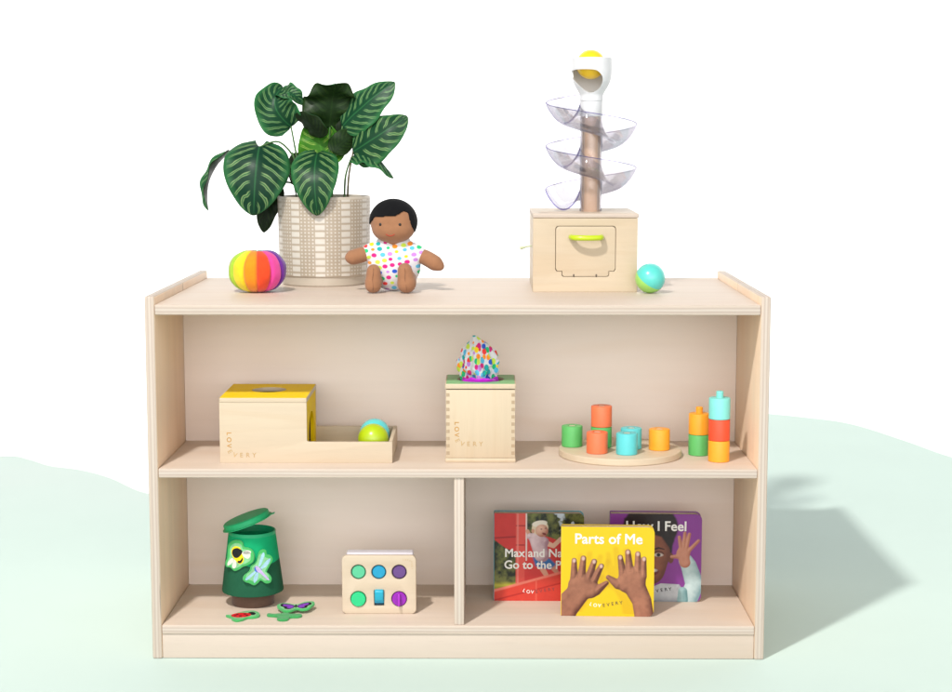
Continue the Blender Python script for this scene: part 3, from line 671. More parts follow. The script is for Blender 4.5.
# ------------------------------------------------------------------ ball drop box with yellow lid
X0, X1, X2 = -0.4728, -0.2997, -0.1305; Y0, Y1 = 0.061, 0.253; zt_ = 0.5034 - ZM; zw = 0.0426; th = 0.0075
drop = thing('ball_drop_box', 'birch ball drop box with a yellow lid and an open tray', 'toy', ((X0 + X2) / 2, (Y0 + Y1) / 2, ZM))
cx, cy = (X0 + X2) / 2, (Y0 + Y1) / 2
x0, x1, x2, y0, y1 = X0 - cx, X1 - cx, X2 - cx, Y0 - cy, Y1 - cy
m_dbx = wood('drop_box_birch', (0.56, 0.46, 0.34), 'x', 1.7, 0.06, (9, 3, 4), 0.45)
m_yel = plain('yellow_print', (0.86, 0.58, 0.002), 0.55, 0.12, 0.03, 25)
Lsh = [(x0, 0), (x2 - 0.001, 0), (x2, 0.001), (x2, zw - 0.001), (x2 - 0.001, zw)] + [(x1 + 0.0055 - 0.0045 * math.sin(R_(a)) - 0.0010, zw + 0.0045 - 0.0045 * math.cos(R_(a))) for a in range(0, 91, 15)] + [(x1, zt_), (x0, zt_)]
obj('front_panel', vplate([Lsh], th, y0, 0.0008), m_dbx, drop, 40)
obj('back_panel', vplate([Lsh], th, y1 - th, 0.0008), m_dbx, drop, 40)
ar = [(-0.030, 0.0)] + [(-0.036 * math.cos(R_(a)), 0.052 + 0.036 * math.sin(R_(a))) for a in range(0, 181, 10)] + [(0.030, 0.0)]
yw = (y1 - y0) / 2 - th - 0.0003
sidepl = plate([[(-yw, -0.0), (-0.052, 0.0), *[(-0.052 * math.cos(R_(a)), 0.045 + 0.044 * math.sin(R_(a))) for a in range(0, 181, 10)], (0.052, 0.0), (yw, 0), (yw, zt_), (-yw, zt_)]], th, 0.0, Matrix.Translation((x1 - th - 0.0004, 0, 0.0)) @ Matrix(((0, 0, 1, 0), (1, 0, 0, 0), (0, 1, 0, 0), (0, 0, 0, 1))))
obj('arch_panel', sidepl, m_yel, drop, 40, label='yellow end panel with an arched opening')
obj('side_panel', box(x0 + 0.0004, x0 + th, -yw, yw, 0.0004, zt_), m_dbx, drop, 40)
obj('end_panel', box(x2 - th, x2 - 0.0004, -yw, yw, 0.0, zw - 0.0004, 0.0006), m_dbx, drop, 40)
bm = box(x0 + th + 0.0004, x1 - th - 0.0008, -yw, yw, 0.0, 0.006); box(x1 + 0.0002, x2 - th - 0.0004, -yw, yw, 0.0, 0.006, bm=bm)
box(x1 - th - 0.0006, x1, -0.0515, 0.0515, 0.0, 0.0058, bm=bm)
obj('floor_panel', bm, m_dbx, drop, 40)
lid2 = plate([rrect(x0 - 0.0002, x1 + 0.0006, y0 - 0.0008, y1 + 0.001, 0.003), circ((x0 + x1) / 2 - 0.001, 0.0145, 0.0345, 0.037)], 0.009, 0.0012); lid2.transform(Matrix.Translation((0, 0, zt_)))
ld = obj('lid', lid2, m_dbx, drop, 40)
sh = plate([rrect(x0 + 0.001, x1 - 0.0006, y0 + 0.0016, y1 - 0.001, 0.003), circ((x0 + x1) / 2 - 0.001, 0.0145, 0.0350, 0.0375)], 0.0005, 0.0); sh.transform(Matrix.Translation((0, 0, zt_ + 0.00895)))
obj('yellow_sheet', sh, m_yel, ld, 40, label='yellow printed top of the lid')
m_ink = plain('tan_ink', (0.47, 0.25, 0.06), 0.6, 0.2, 0.1)
m_ink_p = plain('pale_tan_ink', (0.48, 0.33, 0.17), 0.6, 0.2, 0.1)
def corner_word(ox_, oz_, size, step, M):
    v = [(c, ox_, oz_ - step * i, R_(-90)) for i, c in enumerate('LOV')]
    p = [('E', ox_ + 0.0015, oz_ - step * 2.95, R_(-62))] + [(c, ox_ + step * (0.95 + 1.05 * i), oz_ - step * 3.55, 0 if i else R_(-18)) for i, c in enumerate('VERY')]
    return letters(v, size, 0.0003, 0.03, M), letters(p, size, 0.0003, 0.03, M)
Mx = Matrix.Translation((0, y0 - 0.00002, 0)) @ FRONT
a_, b_ = corner_word(x0 + 0.0182, 0.0590, 0.0128, 0.0122, Mx)
obj('lettering', a_, m_ink, drop, None); obj('lettering', b_, m_ink_p, drop, None, label='paler half of the printed word')
smallball('toy_ball', 'lime ball at the front of the birch box tray', [(0.40, 0.54, 0.008)], (-0.1725, 0.1265, ZM + 0.0060 + 0.0311))
smallball('toy_ball', 'turquoise ball tucked behind the lime ball in the tray', [(0.10, 0.58, 0.60)], (-0.1735, 0.1895, ZM + 0.0060 + 0.0311))

# ------------------------------------------------------------------ tissue box
tx0, tx1, ty0, ty1 = -0.0242, 0.1130, 0.070, 0.200; cx, cy = (tx0 + tx1) / 2, (ty0 + ty1) / 2; tw, td = (tx1 - tx0) / 2, (ty1 - ty0) / 2
tis = thing('tissue_box', 'upright birch toy tissue box with a green topped lid', 'toy', (cx, cy, ZM))
m_tb = wood('tissue_box_birch', (0.56, 0.455, 0.325), 'z', 1.8, 0.06, (4, 8, 1), 0.45)
m_end = wood('end_grain', (0.40, 0.30, 0.20), 'y', 2, 0.12)
m_grn = plain('green_print', (0.20, 0.47, 0.20), 0.4, 0.4, 0.03, 25)
zb0, zb1 = 0.0095, 0.1460
bm = box(-tw, tw, -td, -td + th, zb0, zb1, 0.0006); box(-tw, tw, td - th, td, zb0, zb1, 0.0006, bm=bm)
box(-tw, -tw + th, -td + th, td - th, zb0, zb1, bm=bm); box(tw - th, tw, -td + th, td - th, zb0, zb1, bm=bm)
bd = obj('box_body', bm, m_tb, tis, 40)
obj('base_panel', box(-tw - 0.0015, tw + 0.0015, -td - 0.0015, td + 0.0015, 0, zb0 - 0.0006, 0.002, 3), m_tb, tis, 40)
for i in range(9):
    z = zb0 + 0.0095 + i * 0.0146
    for sg in (-1, 1):
        xa, xb = sorted((sg * (tw - 0.0008), sg * (tw - 0.0072)))
        obj('finger_joint', box(xa, xb, -td - 0.0003, -td + 0.001, z - 0.0033, z + 0.0033), m_end, bd, None)
zl = 0.5315 - ZM
lidt = plate([rrect(-tw - 0.0016, tw + 0.0016, -td - 0.0016, td + 0.0016, 0.003), circ(0, 0.0, 0.047, 0.044)], 0.0100, 0.0012); lidt.transform(Matrix.Translation((0, 0, 0.1478)))
lo = obj('lid', lidt, m_tb, tis, 40)
sh = plate([rrect(-tw + 0.0008, tw - 0.0008, -td + 0.0012, td - 0.0006, 0.002), circ(0, 0.0, 0.0475, 0.0445)], 0.0005, 0); sh.transform(Matrix.Translation((0, 0, 0.15775)))
obj('green_sheet', sh, m_grn, lo, 40, label='green printed top of the lid')
Mx = Matrix.Translation((0, -td - 0.0001, 0)) @ FRONT
a_, b_ = corner_word(-tw + 0.0210, 0.0790, 0.0126, 0.0118, Mx)
obj('lettering', a_, m_ink, tis, None); obj('lettering', b_, m_ink_p, tis, None, label='paler half of the printed word')
def cloth(name, label, mat, cz, prof, loc, nfold, amp, seed, crumple=0.0):
    bm = bmesh.new(); NA, NT = 120, 60; rings = []
    for j in range(NT + 1):
        t = j / NT; row = []
        q = t * (len(prof) - 1); k = min(int(q), len(prof) - 2); f = q - k; f = f * f * (3 - 2 * f)
        (rx, ry, ox_, z) = [prof[k][i] + (prof[k + 1][i] - prof[k][i]) * f for i in range(4)]
        for i in range(NA):
            a = 2 * PI * i / NA
            fo = 1 + amp * (math.sin(nfold * a + seed + 2.6 * t) * 0.6 + math.sin((2 * nfold + 1) * a + 5 * t + 2 * seed) * 0.35) * min(1, 1.7 * (1 - t) + 0.15)
            fo += 0.22 * amp / 0.2 * noise.noise(Vector((math.cos(a) * 1.6 + seed, math.sin(a) * 1.6, t * 3.2)))
            if crumple:
                q3 = Vector((math.cos(a) * 1.5 + seed, math.sin(a) * 1.5, t * 2.6))
                fo += crumple * (0.26 * (0.35 - abs(noise.noise(q3))) + 0.16 * (0.3 - abs(noise.noise(q3 * 2.3))) + 0.05 * noise.noise(q3 * 5.1)) * min(1, 3.0 * (1 - t) + 0.1)
            dz = 0.006 * noise.noise(Vector((math.cos(a) * 2, math.sin(a) * 2 + seed, t * 4)))
            row.append(bm.verts.new((ox_ + rx * fo * math.cos(a), ry * fo * math.sin(a), z + dz * (1 - abs(2 * t - 1)))))
        rings.append(row)
    for j in range(NT):
        for i in range(NA): bm.faces.new((rings[j][i], rings[j][(i + 1) % NA], rings[j + 1][(i + 1) % NA], rings[j + 1][i]))
    bm.faces.new(rings[-1])
    o = obj(name, bm, mat, None, 180, loc); md = o.modifiers.new('t', 'SOLIDIFY'); md.thickness = 0.0008; md.offset = 0
    sb_ = o.modifiers.new('s', 'SUBSURF'); sb_.levels = 1; sb_.render_levels = 1
    return tag(obj(name, bake(o), mat, None, 180, loc), label, 'cloth')
cloth('tissue_cloth', 'crumpled white cloth with colourful spots rising from the tissue box', spotted('spotted_cloth', 96, 0.56, 1.0, (1.25, 0.7, 0.85), (0.3, 0.5, 0.2), (0.66, 0.65, 0.68), 0.04), 0,
      [(0.020, 0.018, 0.0, -0.020), (0.026, 0.022, 0.0, -0.004), (0.031, 0.027, 0.0, 0.012), (0.0375, 0.029, 0.0, 0.028), (0.035, 0.025, 0.002, 0.043), (0.0255, 0.018, 0.000, 0.060), (0.016, 0.011, -0.004, 0.074), (0.003, 0.003, -0.009, 0.088)],
      (0.0405, 0.136, ZM + 0.1585), 4, 0.20, 0.7, 1.55)
cloth('tissue_cloth', 'magenta cloth edge peeking out under the spotted cloth', fabric('magenta_cloth', (0.42, 0.012, 0.50), 1200, 0.25, 0.08), 0,
      [(0.036, 0.033, 0.0, -0.030), (0.037, 0.034, 0.0, -0.012), (0.038, 0.036, 0.0, 0.000), (0.036, 0.037, 0.0, 0.005), (0.030, 0.031, 0.0, 0.0055), (0.026, 0.026, 0, -0.004), (0.012, 0.012, 0, -0.02)], (0.0425, 0.134, ZM + 0.1560), 7, 0.05, 0.4)

# ------------------------------------------------------------------ peg board and stacking blocks
BXc, BYc = 0.328, 0.153; BT = 0.0145
brd = thing('peg_board', 'round birch disc holding coloured blocks on the middle shelf', 'toy', (BXc, BYc, ZM))
m_disc = wood('disc_birch', (0.59, 0.49, 0.36), 'x', 1.5, 0.08, (6, 1, 3), 0.45)
obj('disc', lathe([(0, 0), (0.1225, 0), (0.1245, 0.002), (0.1245, BT - 0.002), (0.1235, BT - 0.0006), (0.1215, BT), (0, BT)], 128), [m_disc], brd, 30)
BR, BH = 0.0213, 0.0428
def block(kind, label, col, loc, peg=False):
    t = thing('stacking_block', label, 'block', loc, random.uniform(-1, 1), 'stacking blocks on the middle shelf')
    m = plain('block_paint', col, 0.42, 0.4, 0.04, 50, 0.04, 400)
    b = 0.0022
    if peg:
        obj('block_body', lathe([(0, 0.0002), (BR - 0.001, 0.0002), (BR, 0.0012), (BR, BH - b), (BR - b * 0.3, BH - b * 0.3), (BR - b, BH), (0, BH)], 64), m, t, 30)
        obj('peg', lathe([(0, BH - 0.001), (0.0072, BH - 0.001), (0.0072, BH + 0.0115), (0.0062, BH + 0.0130), (0, BH + 0.0132)], 40), m, t, 30)
    else:
        obj('block_body', lathe([(0.0085, 0.0002), (BR - 0.001, 0.0002), (BR, 0.0012), (BR, BH - b), (BR - b * 0.3, BH - b * 0.3), (BR - b, BH), (0.0085, BH)], 64, close=True), m, t, 30)
    return t
GRN = (0.10, 0.42, 0.115); RED = (0.76, 0.165, 0.065); ORG = (0.82, 0.335, 0.022); TEA = (0.10, 0.53, 0.55); RD2 = (0.74, 0.075, 0.028); AQU = (0.20, 0.62, 0.57)
zt2 = ZM + BT
pts = [(0.2314, 0.1735), (0.2905, 0.1630), (0.2779, 0.0995), (0.3363, 0.0870), (0.3500, 0.1470), (0.4061, 0.1360)]
block('b', 'green block at the left rim of the disc', GRN, (*pts[0], zt2))
block('b', 'green block under the taller red orange block', GRN, (*pts[1], zt2))
block('b', 'red orange block raised on a green block', RED, (*pts[1], zt2 + BH))
block('b', 'red orange block standing low at the front of the disc', RED, (*pts[2], zt2))
block('b', 'turquoise block at the front of the disc', TEA, (*pts[3], zt2))
block('b', 'turquoise block half hidden behind the front turquoise block', TEA, (*pts[4], zt2))
block('b', 'orange block at the right rim of the disc', ORG, (*pts[5], zt2))
for i, (x, y) in enumerate(pts):
    h = BH * (2 if i == 1 else 1) - 0.0006
    obj('peg', lathe([(0, BT - 0.001), (0.0078, BT - 0.001), (0.0078, BT + h - 0.001), (0.0066, BT + h), (0, BT + h)], 32, M=Matrix.Translation((x - BXc, y - BYc, 0))), m_disc, brd, 30)
s1 = (0.4889, 0.1575); s2 = (0.5203, 0.0885)
block('b', 'green block at the foot of the shorter stack', GRN, (*s1, ZM))
block('b', 'orange block with a knob topping the shorter stack', ORG, (*s1, ZM + BH), True)
block('b', 'orange block at the foot of the taller stack', ORG, (*s2, ZM))
block('b', 'bright red block in the middle of the taller stack', RD2, (*s2, ZM + BH))
block('b', 'aqua block with a knob topping the taller stack', AQU, (*s2, ZM + 2 * BH), True)

# ------------------------------------------------------------------ green tree shaped tub with felt insects
TX, TY = -0.4262, 0.165
tub = thing('tree_tub', 'green tapered tub on a brown foot with its lid tilted open', 'tub', (TX, TY, ZB))
def z_(w): return w - ZB
def tub_material():
    m, nt, bs = new_mat('two_tone_green')
    co = objco(nt); sp = nt.nodes.new('ShaderNodeSeparateXYZ'); L(nt, co, sp.inputs[0])
    w = math_n(nt, 'MULTIPLY', math_n(nt, 'SINE', math_n(nt, 'MULTIPLY_ADD', sp.outputs[0], 50.0, 0.6)), 0.006)
    f = math_n(nt, 'MULTIPLY_ADD', math_n(nt, 'ADD', sp.outputs[2], w), 900.0, -900.0 * 0.0935, clamp=True)
    mo = noise_n(nt, co, 70, 4, 0.6)
    lo_ = mix(nt, mo, (0.013, 0.080, 0.042), (0.018, 0.105, 0.054)); hi = mix(nt, mo, (0.006, 0.31, 0.125), (0.010, 0.38, 0.155))
    L(nt, mix(nt, f, lo_, hi), bs.inputs['Base Color']); bs.inputs['Roughness'].default_value = 0.8; bs.inputs['Specular IOR Level'].default_value = 0.10
    bump(nt, bs, noise_n(nt, co, 900, 3, 0.6), 0.15, 0.001)
    return m
zt0, zt1 = 0.0275, 0.1530
obj('foot', lathe([(0, 0), (0.0430, 0), (0.0437, 0.001), (0.0425, 0.040), (0, 0.040)], 72), fabric('brown_felt', (0.115, 0.068, 0.048), 900, 0.2), tub, 35)
obj('tub_wall', lathe([(0.0415, zt0 + 0.004), (0.0605, zt0), (0.0630, zt0 + 0.0012), (0.0632, zt0 + 0.004), (0.0478, zt1), (0.0455, zt1), (0.0600, zt0 + 0.012), (0.0410, zt0 + 0.014)], 96), tub_material(), tub, 35)
m_rim = plain('green_plastic', (0.010, 0.34, 0.145), 0.45, 0.4, 0.04, 40)
obj('rim', lathe([(0.0450, zt1 - 0.012), (0.0486, zt1 - 0.008), (0.0482, zt1 + 0.001), (0.0473, zt1 + 0.0016), (0.0455, zt1 + 0.001)], 96, close=True), m_rim, tub, 35)
m_ld = plain('green_lid', (0.016, 0.40, 0.155), 0.5, 0.35, 0.05, 40)
lb = lathe([(0, 0.0115), (0.040, 0.0115), (0.0465, 0.0110), (0.0488, 0.0090), (0.0492, 0.0), (0.0530, -0.0005), (0.0530, -0.0018), (0.0470, -0.0018), (0.0462, 0.007), (0, 0.0085)], 80)
box(0.050, 0.0595, -0.007, 0.007, -0.0018, -0.0004, 0.0004, bm=lb)
lb.transform(Matrix.Translation((-0.0095, 0.0, zt1 + 0.0182)) @ Matrix.Rotation(R_(-19.5), 4, 'Y') @ Matrix.Rotation(R_(0.5), 4, 'X'))
obj('lid', lb, m_ld, tub, 35)
m_felt_g = fabric('bright_green_felt', (0.060, 0.38, 0.105), 900, 0.3, 0.06)
m_pale = plain('pale_green_print', (0.20, 0.46, 0.23), 0.6, 0.2, 0.18, 90)
m_wing = plain('white_print', (0.60, 0.60, 0.54), 0.6, 0.2, 0.06, 150)
m_blk = plain('black_print', (0.010, 0.012, 0.014), 0.6, 0.2, 0.2, 200)
m_ylw = plain('yellow_ink', (0.85, 0.60, 0.01), 0.6, 0.2, 0.08, 200)
m_sky = plain('pale_blue_print', (0.30, 0.50, 0.62), 0.6, 0.2, 0.18, 120)
m_blu = plain('blue_print', (0.03, 0.11, 0.52), 0.6, 0.2, 0.3, 200)
m_lil = plain('lilac_print', (0.46, 0.36, 0.62), 0.6, 0.2, 0.2, 200)
m_red = plain('red_print', (0.62, 0.012, 0.022), 0.6, 0.2, 0.1, 200)
m_pur = plain('purple_print', (0.20, 0.045, 0.42), 0.6, 0.2, 0.3, 220)
def tagf(o, lab): return tag(o, lab, 'felt piece', 'insect shaped felt pieces')
def stuck(name, label, ang, z, tilt):
    """an Empty whose local XY plane lies against the sloping tub wall"""
    rr = 0.0632 + (0.0478 - 0.0632) * (z - zt0) / (zt1 - zt0)
    slope = math.atan2(0.0632 - 0.0478, zt1 - zt0)
    o = link(bpy.data.objects.new(name, None)); o.empty_display_size = 0.01
    M = Matrix.Translation((TX, TY, ZB + z)) @ Matrix.Rotation(ang, 4, 'Z') @ Matrix.Translation((0, -rr - 0.0002, 0)) @ Matrix.Rotation(-slope, 4, 'X') @ FRONT @ Matrix.Rotation(tilt, 4, 'Z')
    o.matrix_world = M
    return tagf(o, label)
def lay(name, outline, z0, t, mat, parent, bev=0.0):
    b = plate([outline], t, bev); b.transform(Matrix.Translation((0, 0, z0))); return obj(name, b, mat, parent, 40)
k = 1 / 11.54 / 497   # metres per traced unit
def tr(P, cx, cy): return smooth_outline([((x - cx) * k, (cy - y) * k) for x, y in P], 5)
bee = stuck('felt_bee', 'bumblebee felt piece stuck on the green tub', R_(-19), z_(0.1800), 0)
bo = [(250, 60), (170, 62), (105, 115), (98, 200), (95, 270), (72, 330), (90, 380), (140, 385), (195, 420), (250, 400), (300, 365), (370, 335), (430, 290), (440, 220), (410, 160), (360, 138), (300, 130), (285, 85)]
bc = (255, 240)
lay('felt_base', tr(bo, *bc), 0, 0.0042, m_felt_g, bee, 0.0008)
shr = lambda P, c, f: [((x - c[0]) * f + c[0], (y - c[1]) * f + c[1]) for x, y in P]
lay('print', tr(shr(bo, bc, 0.80), *bc), 0.0042, 0.0002, m_pale, bee)
for q in ([(280, 205), (330, 175), (385, 185), (395, 225), (370, 262), (320, 250)], [(300, 200), (345, 165), (395, 170), (400, 195), (350, 215)], [(165, 270), (190, 300), (150, 340), (110, 365), (105, 330), (140, 285)], [(190, 290), (215, 310), (220, 360), (195, 390), (165, 375), (175, 325)]):
    lay('wing', tr(q, *bc), 0.0043, 0.0003, m_wing, bee)
lay('body', tr([(205, 130), (165, 150), (150, 200), (175, 260), (235, 320), (275, 330), (310, 300), (310, 255), (280, 200), (260, 145)], *bc), 0.0045, 0.0004, m_ylw, bee)
for q in ([(215, 150), (170, 170), (160, 215), (190, 260), (235, 262), (275, 225), (290, 180), (250, 155)], [(235, 300), (270, 290), (295, 255), (302, 280), (280, 318), (245, 322)]): lay('stripe', tr(q, *bc), 0.0048, 0.0003, m_blk, bee)
fly = stuck('felt_dragonfly', 'blue dragonfly felt piece stuck on the green tub', R_(18), z_(0.1545), 0)
do = [(520, 190), (480, 210), (455, 270), (435, 325), (375, 370), (350, 430), (290, 475), (272, 520), (300, 555), (340, 570), (400, 600), (450, 575), (480, 550), (540, 590), (595, 580), (608, 530), (580, 480), (555, 455), (590, 390), (630, 320), (610, 270), (565, 250), (555, 205)]
dc = (450, 410)
lay('felt_base', tr(do, *dc), 0, 0.0042, m_felt_g, fly, 0.0008)
lay('print', tr(shr(do, dc, 0.80), *dc), 0.0042, 0.0002, m_pale, fly)
for q in ([(520, 225), (490, 275), (470, 340), (460, 385), (485, 370), (515, 310), (535, 250)], [(600, 300), (560, 320), (510, 370), (480, 400), (500, 415), (555, 385), (595, 335)], [(300, 515), (345, 480), (400, 440), (430, 430), (420, 455), (370, 500), (315, 535)], [(400, 570), (395, 520), (420, 470), (445, 450), (455, 475), (440, 530), (415, 565)]): lay('wing', tr(q, *dc), 0.0043, 0.0003, m_sky, fly)
lay('body', tr([(420, 385), (440, 375), (475, 405), (495, 435), (575, 540), (560, 548), (480, 470), (440, 440)], *dc), 0.0045, 0.0004, m_lil, fly)
lay('thorax', tr([(410, 400), (430, 380), (470, 400), (495, 430), (480, 455), (440, 450), (415, 430)], *dc), 0.0044, 0.00035, m_blu, fly)
def flat_piece(name, label, loc, rotz, rx=0, ry=0):
    o = link(bpy.data.objects.new(name, None)); o.empty_display_size = 0.01; o.location = loc; o.rotation_euler = (rx, ry, rotz); return tagf(o, label)
lady = flat_piece('felt_ladybug', 'red ladybird felt piece lying on the bottom shelf', (-0.4335, 0.056, ZB + 0.0002), R_(4))
q = [(-0.0330, 0.006), (-0.020, 0.010), (-0.008, 0.024), (0.008, 0.034), (0.022, 0.034), (0.033, 0.018), (0.034, -0.002), (0.024, -0.012), (0.012, -0.014), (0.004, -0.026), (-0.008, -0.034), (-0.018, -0.024), (-0.022, -0.010)]
lay('felt_base', smooth_outline(q), 0, 0.0042, m_felt_g, lady, 0.0008); lay('print', smooth_outline(shr(q, (0, 0), 0.84)), 0.0042, 0.0002, m_pale, lady)
lay('head', circ(0.0185, 0.012, 0.0075, 0.011, 32, 0.3), 0.0043, 0.0003, m_blk, lady)
lay('wing_case', circ(-0.002, 0.001, 0.020, 0.016, 40, 0.2), 0.0045, 0.0004, m_red, lady)
for a, b in ((-0.010, 0.006), (-0.003, -0.006), (0.005, 0.008), (0.010, -0.003), (-0.013, -0.004)): lay('spot', circ(a, b, 0.0028, 0.0030, 20), 0.0048, 0.0003, m_blk, lady)
lf = flat_piece('felt_cutout', 'plain green felt cutout lying half under the butterfly piece', (-0.3500, 0.056, ZB + 0.0002), R_(-3))
q = [(-0.034, 0.014), (-0.033, 0.002), (-0.012, -0.004), (-0.010, -0.022), (0.000, -0.030), (0.012, -0.024), (0.014, -0.008), (0.030, -0.004), (0.036, 0.006), (0.030, 0.016), (0.012, 0.014), (0.002, 0.022), (-0.010, 0.016), (-0.022, 0.012)]
lay('felt_base', smooth_outline(q), 0, 0.0045, fabric('mid_green_felt', (0.045, 0.30, 0.085), 900, 0.3, 0.06), lf, 0.0008)
bf = flat_piece('felt_butterfly', 'purple butterfly felt piece propped on a plain felt cutout', (-0.3300, 0.098, ZB + 0.0068), R_(5), R_(5), R_(-2))
bf.scale = (1, 0.70, 1)
q = [(-0.036, 0.028), (-0.020, 0.034), (-0.004, 0.020), (0.006, 0.022), (0.018, 0.036), (0.034, 0.036), (0.038, 0.018), (0.034, 0.004), (0.026, -0.020), (0.012, -0.026), (0.002, -0.016), (-0.010, -0.030), (-0.024, -0.028), (-0.032, -0.010), (-0.038, 0.010)]
lay('felt_base', smooth_outline(q), 0, 0.0045, m_felt_g, bf, 0.0008); lay('print', smooth_outline(shr(q, (0, 0), 0.87)), 0.0045, 0.0002, m_pale, bf)
for s in (-1, 1):
    lay('wing_edge', smooth_outline([(s * 0.003, 0.006), (s * 0.012, 0.020), (s * 0.028, 0.027), (s * 0.0315, 0.012), (s * 0.024, -0.002), (s * 0.022, -0.014), (s * 0.012, -0.019), (s * 0.003, -0.006)]), 0.0046, 0.0003, m_blk, bf)
    lay('wing', smooth_outline([(s * 0.0045, 0.005), (s * 0.012, 0.014), (s * 0.024, 0.021), (s * 0.026, 0.011), (s * 0.018, 0.000), (s * 0.017, -0.011), (s * 0.010, -0.014), (s * 0.0045, -0.004)]), 0.0048, 0.0003, m_pur, bf)
lay('body', circ(0, 0.001, 0.0020, 0.012, 24), 0.0050, 0.0005, m_blk, bf)

# ------------------------------------------------------------------ fidget panel
fx0, fx1, fz = -0.2350, -0.0853, 0.1205; fy = 0.0835; cx = (fx0 + fx1) / 2; fw = (fx1 - fx0) / 2
fp = thing('activity_panel', 'small birch activity board with six round coloured controls', 'toy', (cx, fy, ZB))
m_fp = wood('panel_birch', (0.55, 0.455, 0.345), 'x', 1.8, 0.06, (2, 5, 8), 0.42)
KN = [(-0.2016, 0.1544, 0.0153), (-0.1605, 0.1544, 0.0150), (-0.1194, 0.1545, 0.0152), (-0.2021, 0.0990, 0.0160), (-0.1197, 0.0991, 0.0157)]
sw = (-0.1702, -0.1500, 0.0845, 0.1175)
holes = [circ(x - cx, z - ZB, r, n=48) for x, z, r in KN] + [rrect(sw[0] - cx, sw[1] - cx, sw[2] - ZB, sw[3] - ZB, 0.002)]
obj('front_board', vplate([rrect(-fw, fw, 0.0, fz, 0.010)] + holes, 0.011, 0, 0.0018), m_fp, fp, 40)
obj('rear_case', box(-fw + 0.008, fw - 0.006, 0.0114, 0.040, 0.0, fz + 0.0035, 0.004, 3), plain('pale_lilac_plastic', (0.53, 0.50, 0.54), 0.4, 0.4, 0.02), fp, 40)
KC = [((0.085, 0.46, 0.25), 'mint green'), ((0.008, 0.27, 0.46), 'blue'), ((0.110, 0.045, 0.19), 'dark purple'), ((0.016, 0.50, 0.195), 'bright green'), ((0.26, 0.010, 0.38), 'magenta purple')]
for i, ((x, z, r), (c, nm)) in enumerate(zip(KN, KC)):
    pr = [0.0030, 0.0030, 0.0035, -0.0035, -0.0010][i]     # depth of the disc behind the board's face (negative: proud)
    q = r - (0.0022 if i < 3 else 0.0014)
    M = Matrix.Translation((x - cx, pr, z - ZB)) @ Matrix.Rotation(R_(90), 4, 'X')
    ob = obj('button', lathe([(0, 0), (q - 0.0008, 0), (q, -0.0008), (q, -0.0075), (0, -0.0075)], 56, M=M), plain('button_plastic', c, 0.35, 0.45, 0.06, 60), fp, 35, label=nm + ' round button')
    obj('collar', lathe([(q + 0.0001, -0.0075), (q + 0.0001, -0.0022 if pr > 0 else -0.006), (r - 0.0001, -0.0022 if pr > 0 else -0.006), (r - 0.0001, -0.0075)], 56, M=M, close=True), plain('dark_collar', scl(c, 0.3), 0.6, 0.3), ob, 35)
    if i == 4: obj('grip', box(x - cx - 0.0024, x - cx + 0.0024, pr - 0.012, pr, z - ZB - 0.0125, z - ZB + 0.0125, 0.0020, 3), plain('grip_plastic', (0.36, 0.02, 0.50), 0.3, 0.5), ob, 40)
m_sw = plain('blue_switch', (0.010, 0.36, 0.52), 0.3, 0.5, 0.05)
sb = box(sw[0] - cx + 0.001, sw[1] - cx - 0.001, -0.004, 0.009, sw[2] - ZB + 0.012, sw[3] - ZB + 0.002, 0.003, 3)
sb.transform(Matrix.Translation((0, 0.004, 0.0335)) @ Matrix.Rotation(R_(14), 4, 'X') @ Matrix.Translation((0, -0.004, -0.0335)))
s_ = obj('rocker_switch', sb, m_sw, fp, 40)
obj('switch_well', box(sw[0] - cx + 0.0005, sw[1] - cx - 0.0005, 0.0085, 0.0112, sw[2] - ZB + 0.0005, sw[3] - ZB - 0.0005), plain('dark_blue_well', (0.008, 0.06, 0.11), 0.5, 0.3), s_, 40)
obj('switch_ramp', box(sw[0] - cx + 0.001, sw[1] - cx - 0.001, 0.0005, 0.0083, sw[2] - ZB + 0.006, sw[2] - ZB + 0.0135, 0.001), plain('blue_ramp', (0.010, 0.28, 0.45), 0.35, 0.5), s_, 40)
it = []
for i, ch in enumerate('LOVEVERY'):
    if i < 4: it.append((ch, fw - 0.0255 + i * 0.0044, fz - 0.0085 - (0.0012 if i == 3 else 0) - 0.0002 * i, R_(-6 * i)))
    else: it.append((ch, fw - 0.0088 + 0.0002 * (i - 4), fz - 0.0125 - (i - 4) * 0.0046, R_(-50 - 13 * min(3, i - 4))))
obj('lettering', letters(it, 0.0042, 0.0003, 0.0, Matrix.Translation((0, -0.00002, 0)) @ FRONT), m_ink_p, fp, None)

